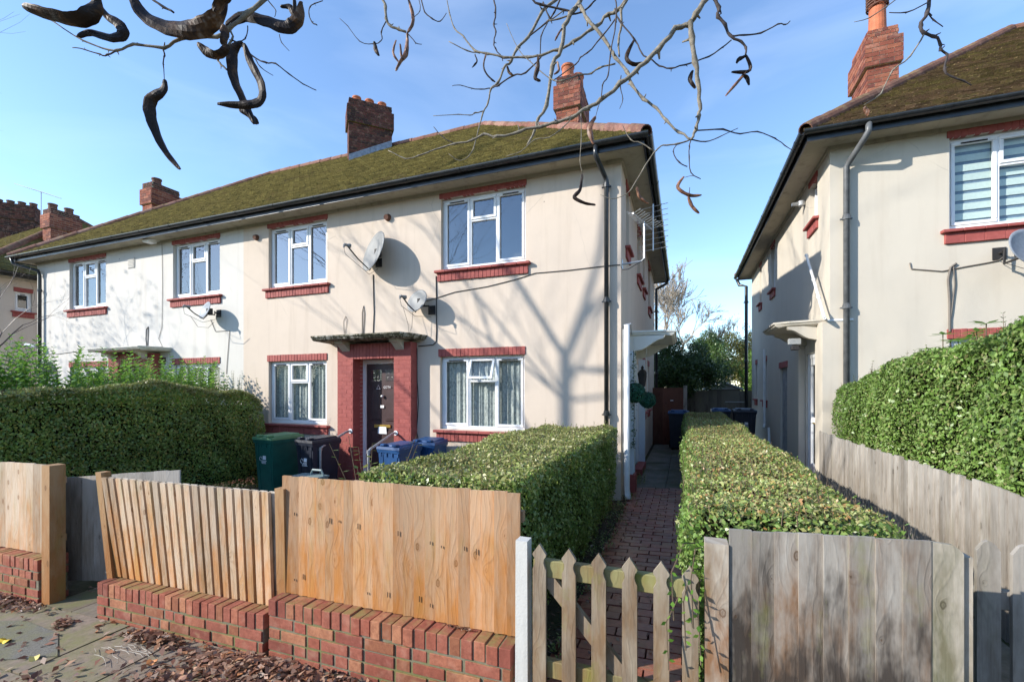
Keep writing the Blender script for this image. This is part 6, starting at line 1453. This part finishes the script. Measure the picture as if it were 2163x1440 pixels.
def pod(pts, t, wd, m=MP, tw_=0.3, tend=None, tip=.35):
    n = len(pts); P3 = smooth([onT(a, c, t+(.0 if tend is None else (tend-t)*i/(n-1))) for i, (a, c) in enumerate(pts)], 6); M = len(P3); b = MB(); vs = []; K = 10
    view = Vector((0, 0, CAMH))
    K = 12; ph = random.uniform(0, 6)
    for i, p in enumerate(P3):
        T = (P3[min(i+1, M-1)]-P3[max(i-1, 0)]).normalized(); vd = (p-view).normalized(); s = T.cross(vd).normalized(); f = i/(M-1)
        a = math.sin(f*4.2+ph)*tw_*2.6; s.rotate(Matrix.Rotation(a, 3, T)); nn = s.cross(T).normalized()
        ww = .84*wd/949*t*.5*max(.04, math.sin(math.pi*min(max(f*.96+.02, .0), 1)))**.5*(1+.05*math.sin(i*1.7)); th = .0011*t
        prof = [(-1, 0), (-.92, 1.3), (-.8, .5), (-.3, .9), (.3, .9), (.8, .5), (.92, 1.3), (1, 0), (.8, -.6), (.3, -1), (-.3, -1), (-.8, -.6)]
        sb = 1+1.6*max(0, math.sin(i*.9))
        for (q1, q2) in prof: vs.append(p+s*q1*ww+nn*(q2*th*(sb if abs(q1) < .5 else 1)+ww*.22*q1*q1))
    b.add(vs, [(i*K+k, i*K+(k+1) % K, (i+1)*K+(k+1) % K, (i+1)*K+k) for i in range(M-1) for k in range(K)]+[tuple(reversed(range(K))), tuple(range((M-1)*K, M*K))])
    b.build('seed_pod', m, OT, smooth=False)
t = .93
pod([(277, -12), (305, 30), (355, 55), (415, 60), (460, 36), (480, -12)], t, 46); pod([(47, 13), (100, 32), (165, 45), (198, 22), (203, -12)], t, 40, tip=.1); pod([(200, -8), (222, 28), (252, 52), (258, 72), (232, 78), (190, 68), (163, 78)], t+.02, 26)
pod([(478, 55), (515, 34), (560, 42), (605, 56), (632, 38), (637, 5)], t+.03, 34); pod([(347, 168), (343, 190), (318, 212), (320, 250), (345, 310), (380, 357)], t, 27); pod([(512, 88), (492, 108), (494, 160), (512, 205), (538, 262)], t+.02, 27); pod([(516, 92), (528, 130), (550, 178), (548, 212), (512, 222), (460, 220)], t, 24); pod([(418, 90), (440, 113), (465, 117), (482, 95)], t, 26); pod([(470, 52), (476, 75), (470, 96)], t-.02, 24); pod([(592, 14), (612, 14), (624, 32), (622, -8)], t+.05, 16); pod([(452, 25), (470, 5), (485, -10)], t-.03, 30); pod([(505, 232), (530, 248), (545, 262)], t+.04, 18)
t = 1.9
pod([(861, -5), (872, 30), (872, 52), (860, 70)], t, 10, MPr); pod([(860, 70), (859, 92), (857, 115), (848, 129), (836, 150)], t, 12, MPr); pod([(837, 85), (830, 112), (843, 133)], t, 6, MPr); pod([(845, 93), (848, 118), (852, 125)], t, 6, MPr); pod([(790, 88), (793, 103), (801, 118)], t, 11)
t = 2.1
for pp, ww, mm_ in (([(1341, 83), (1323, 121), (1337, 137), (1361, 133)], 12, MP), ([(1464, 149), (1457, 170), (1469, 187)], 12, MP), ([(1575, 115), (1583, 148), (1545, 153)], 10, MP), ([(1577, 150), (1566, 163), (1533, 203)], 8, MPr), ([(1575, 118), (1562, 125), (1556, 134)], 10, MP), ([(1566, 160), (1578, 165), (1583, 180)], 10, MP), ([(1445, 373), (1431, 396), (1455, 413), (1482, 412)], 10, MPr), ([(1453, 415), (1462, 434), (1477, 451)], 10, MPr), ([(1230, 367), (1226, 400), (1213, 417), (1235, 430), (1258, 433)], 10, MP), ([(1258, 246), (1245, 269), (1254, 304)], 15, MPr), ([(1137, 118), (1137, 140), (1130, 165), (1142, 172)], 11, MP), ([(1027, 112), (1022, 140), (1030, 160), (1046, 174)], 4, MP), ([(1071, 140), (1075, 152), (1085, 160)], 7, MP), ([(1177, 130), (1181, 148), (1170, 157)], 6, MPr), ([(1345, 395), (1350, 415), (1370, 430)], 8, MPr), ([(1003, 115), (1007, 130), (997, 143)], 3.5, MP), ([(1188, 60), (1178, 75), (1172, 86)], 5, MPr), ([(1827, 225), (1830, 235), (1833, 245)], 12, MPr)): pod(pp, t, ww, mm_)
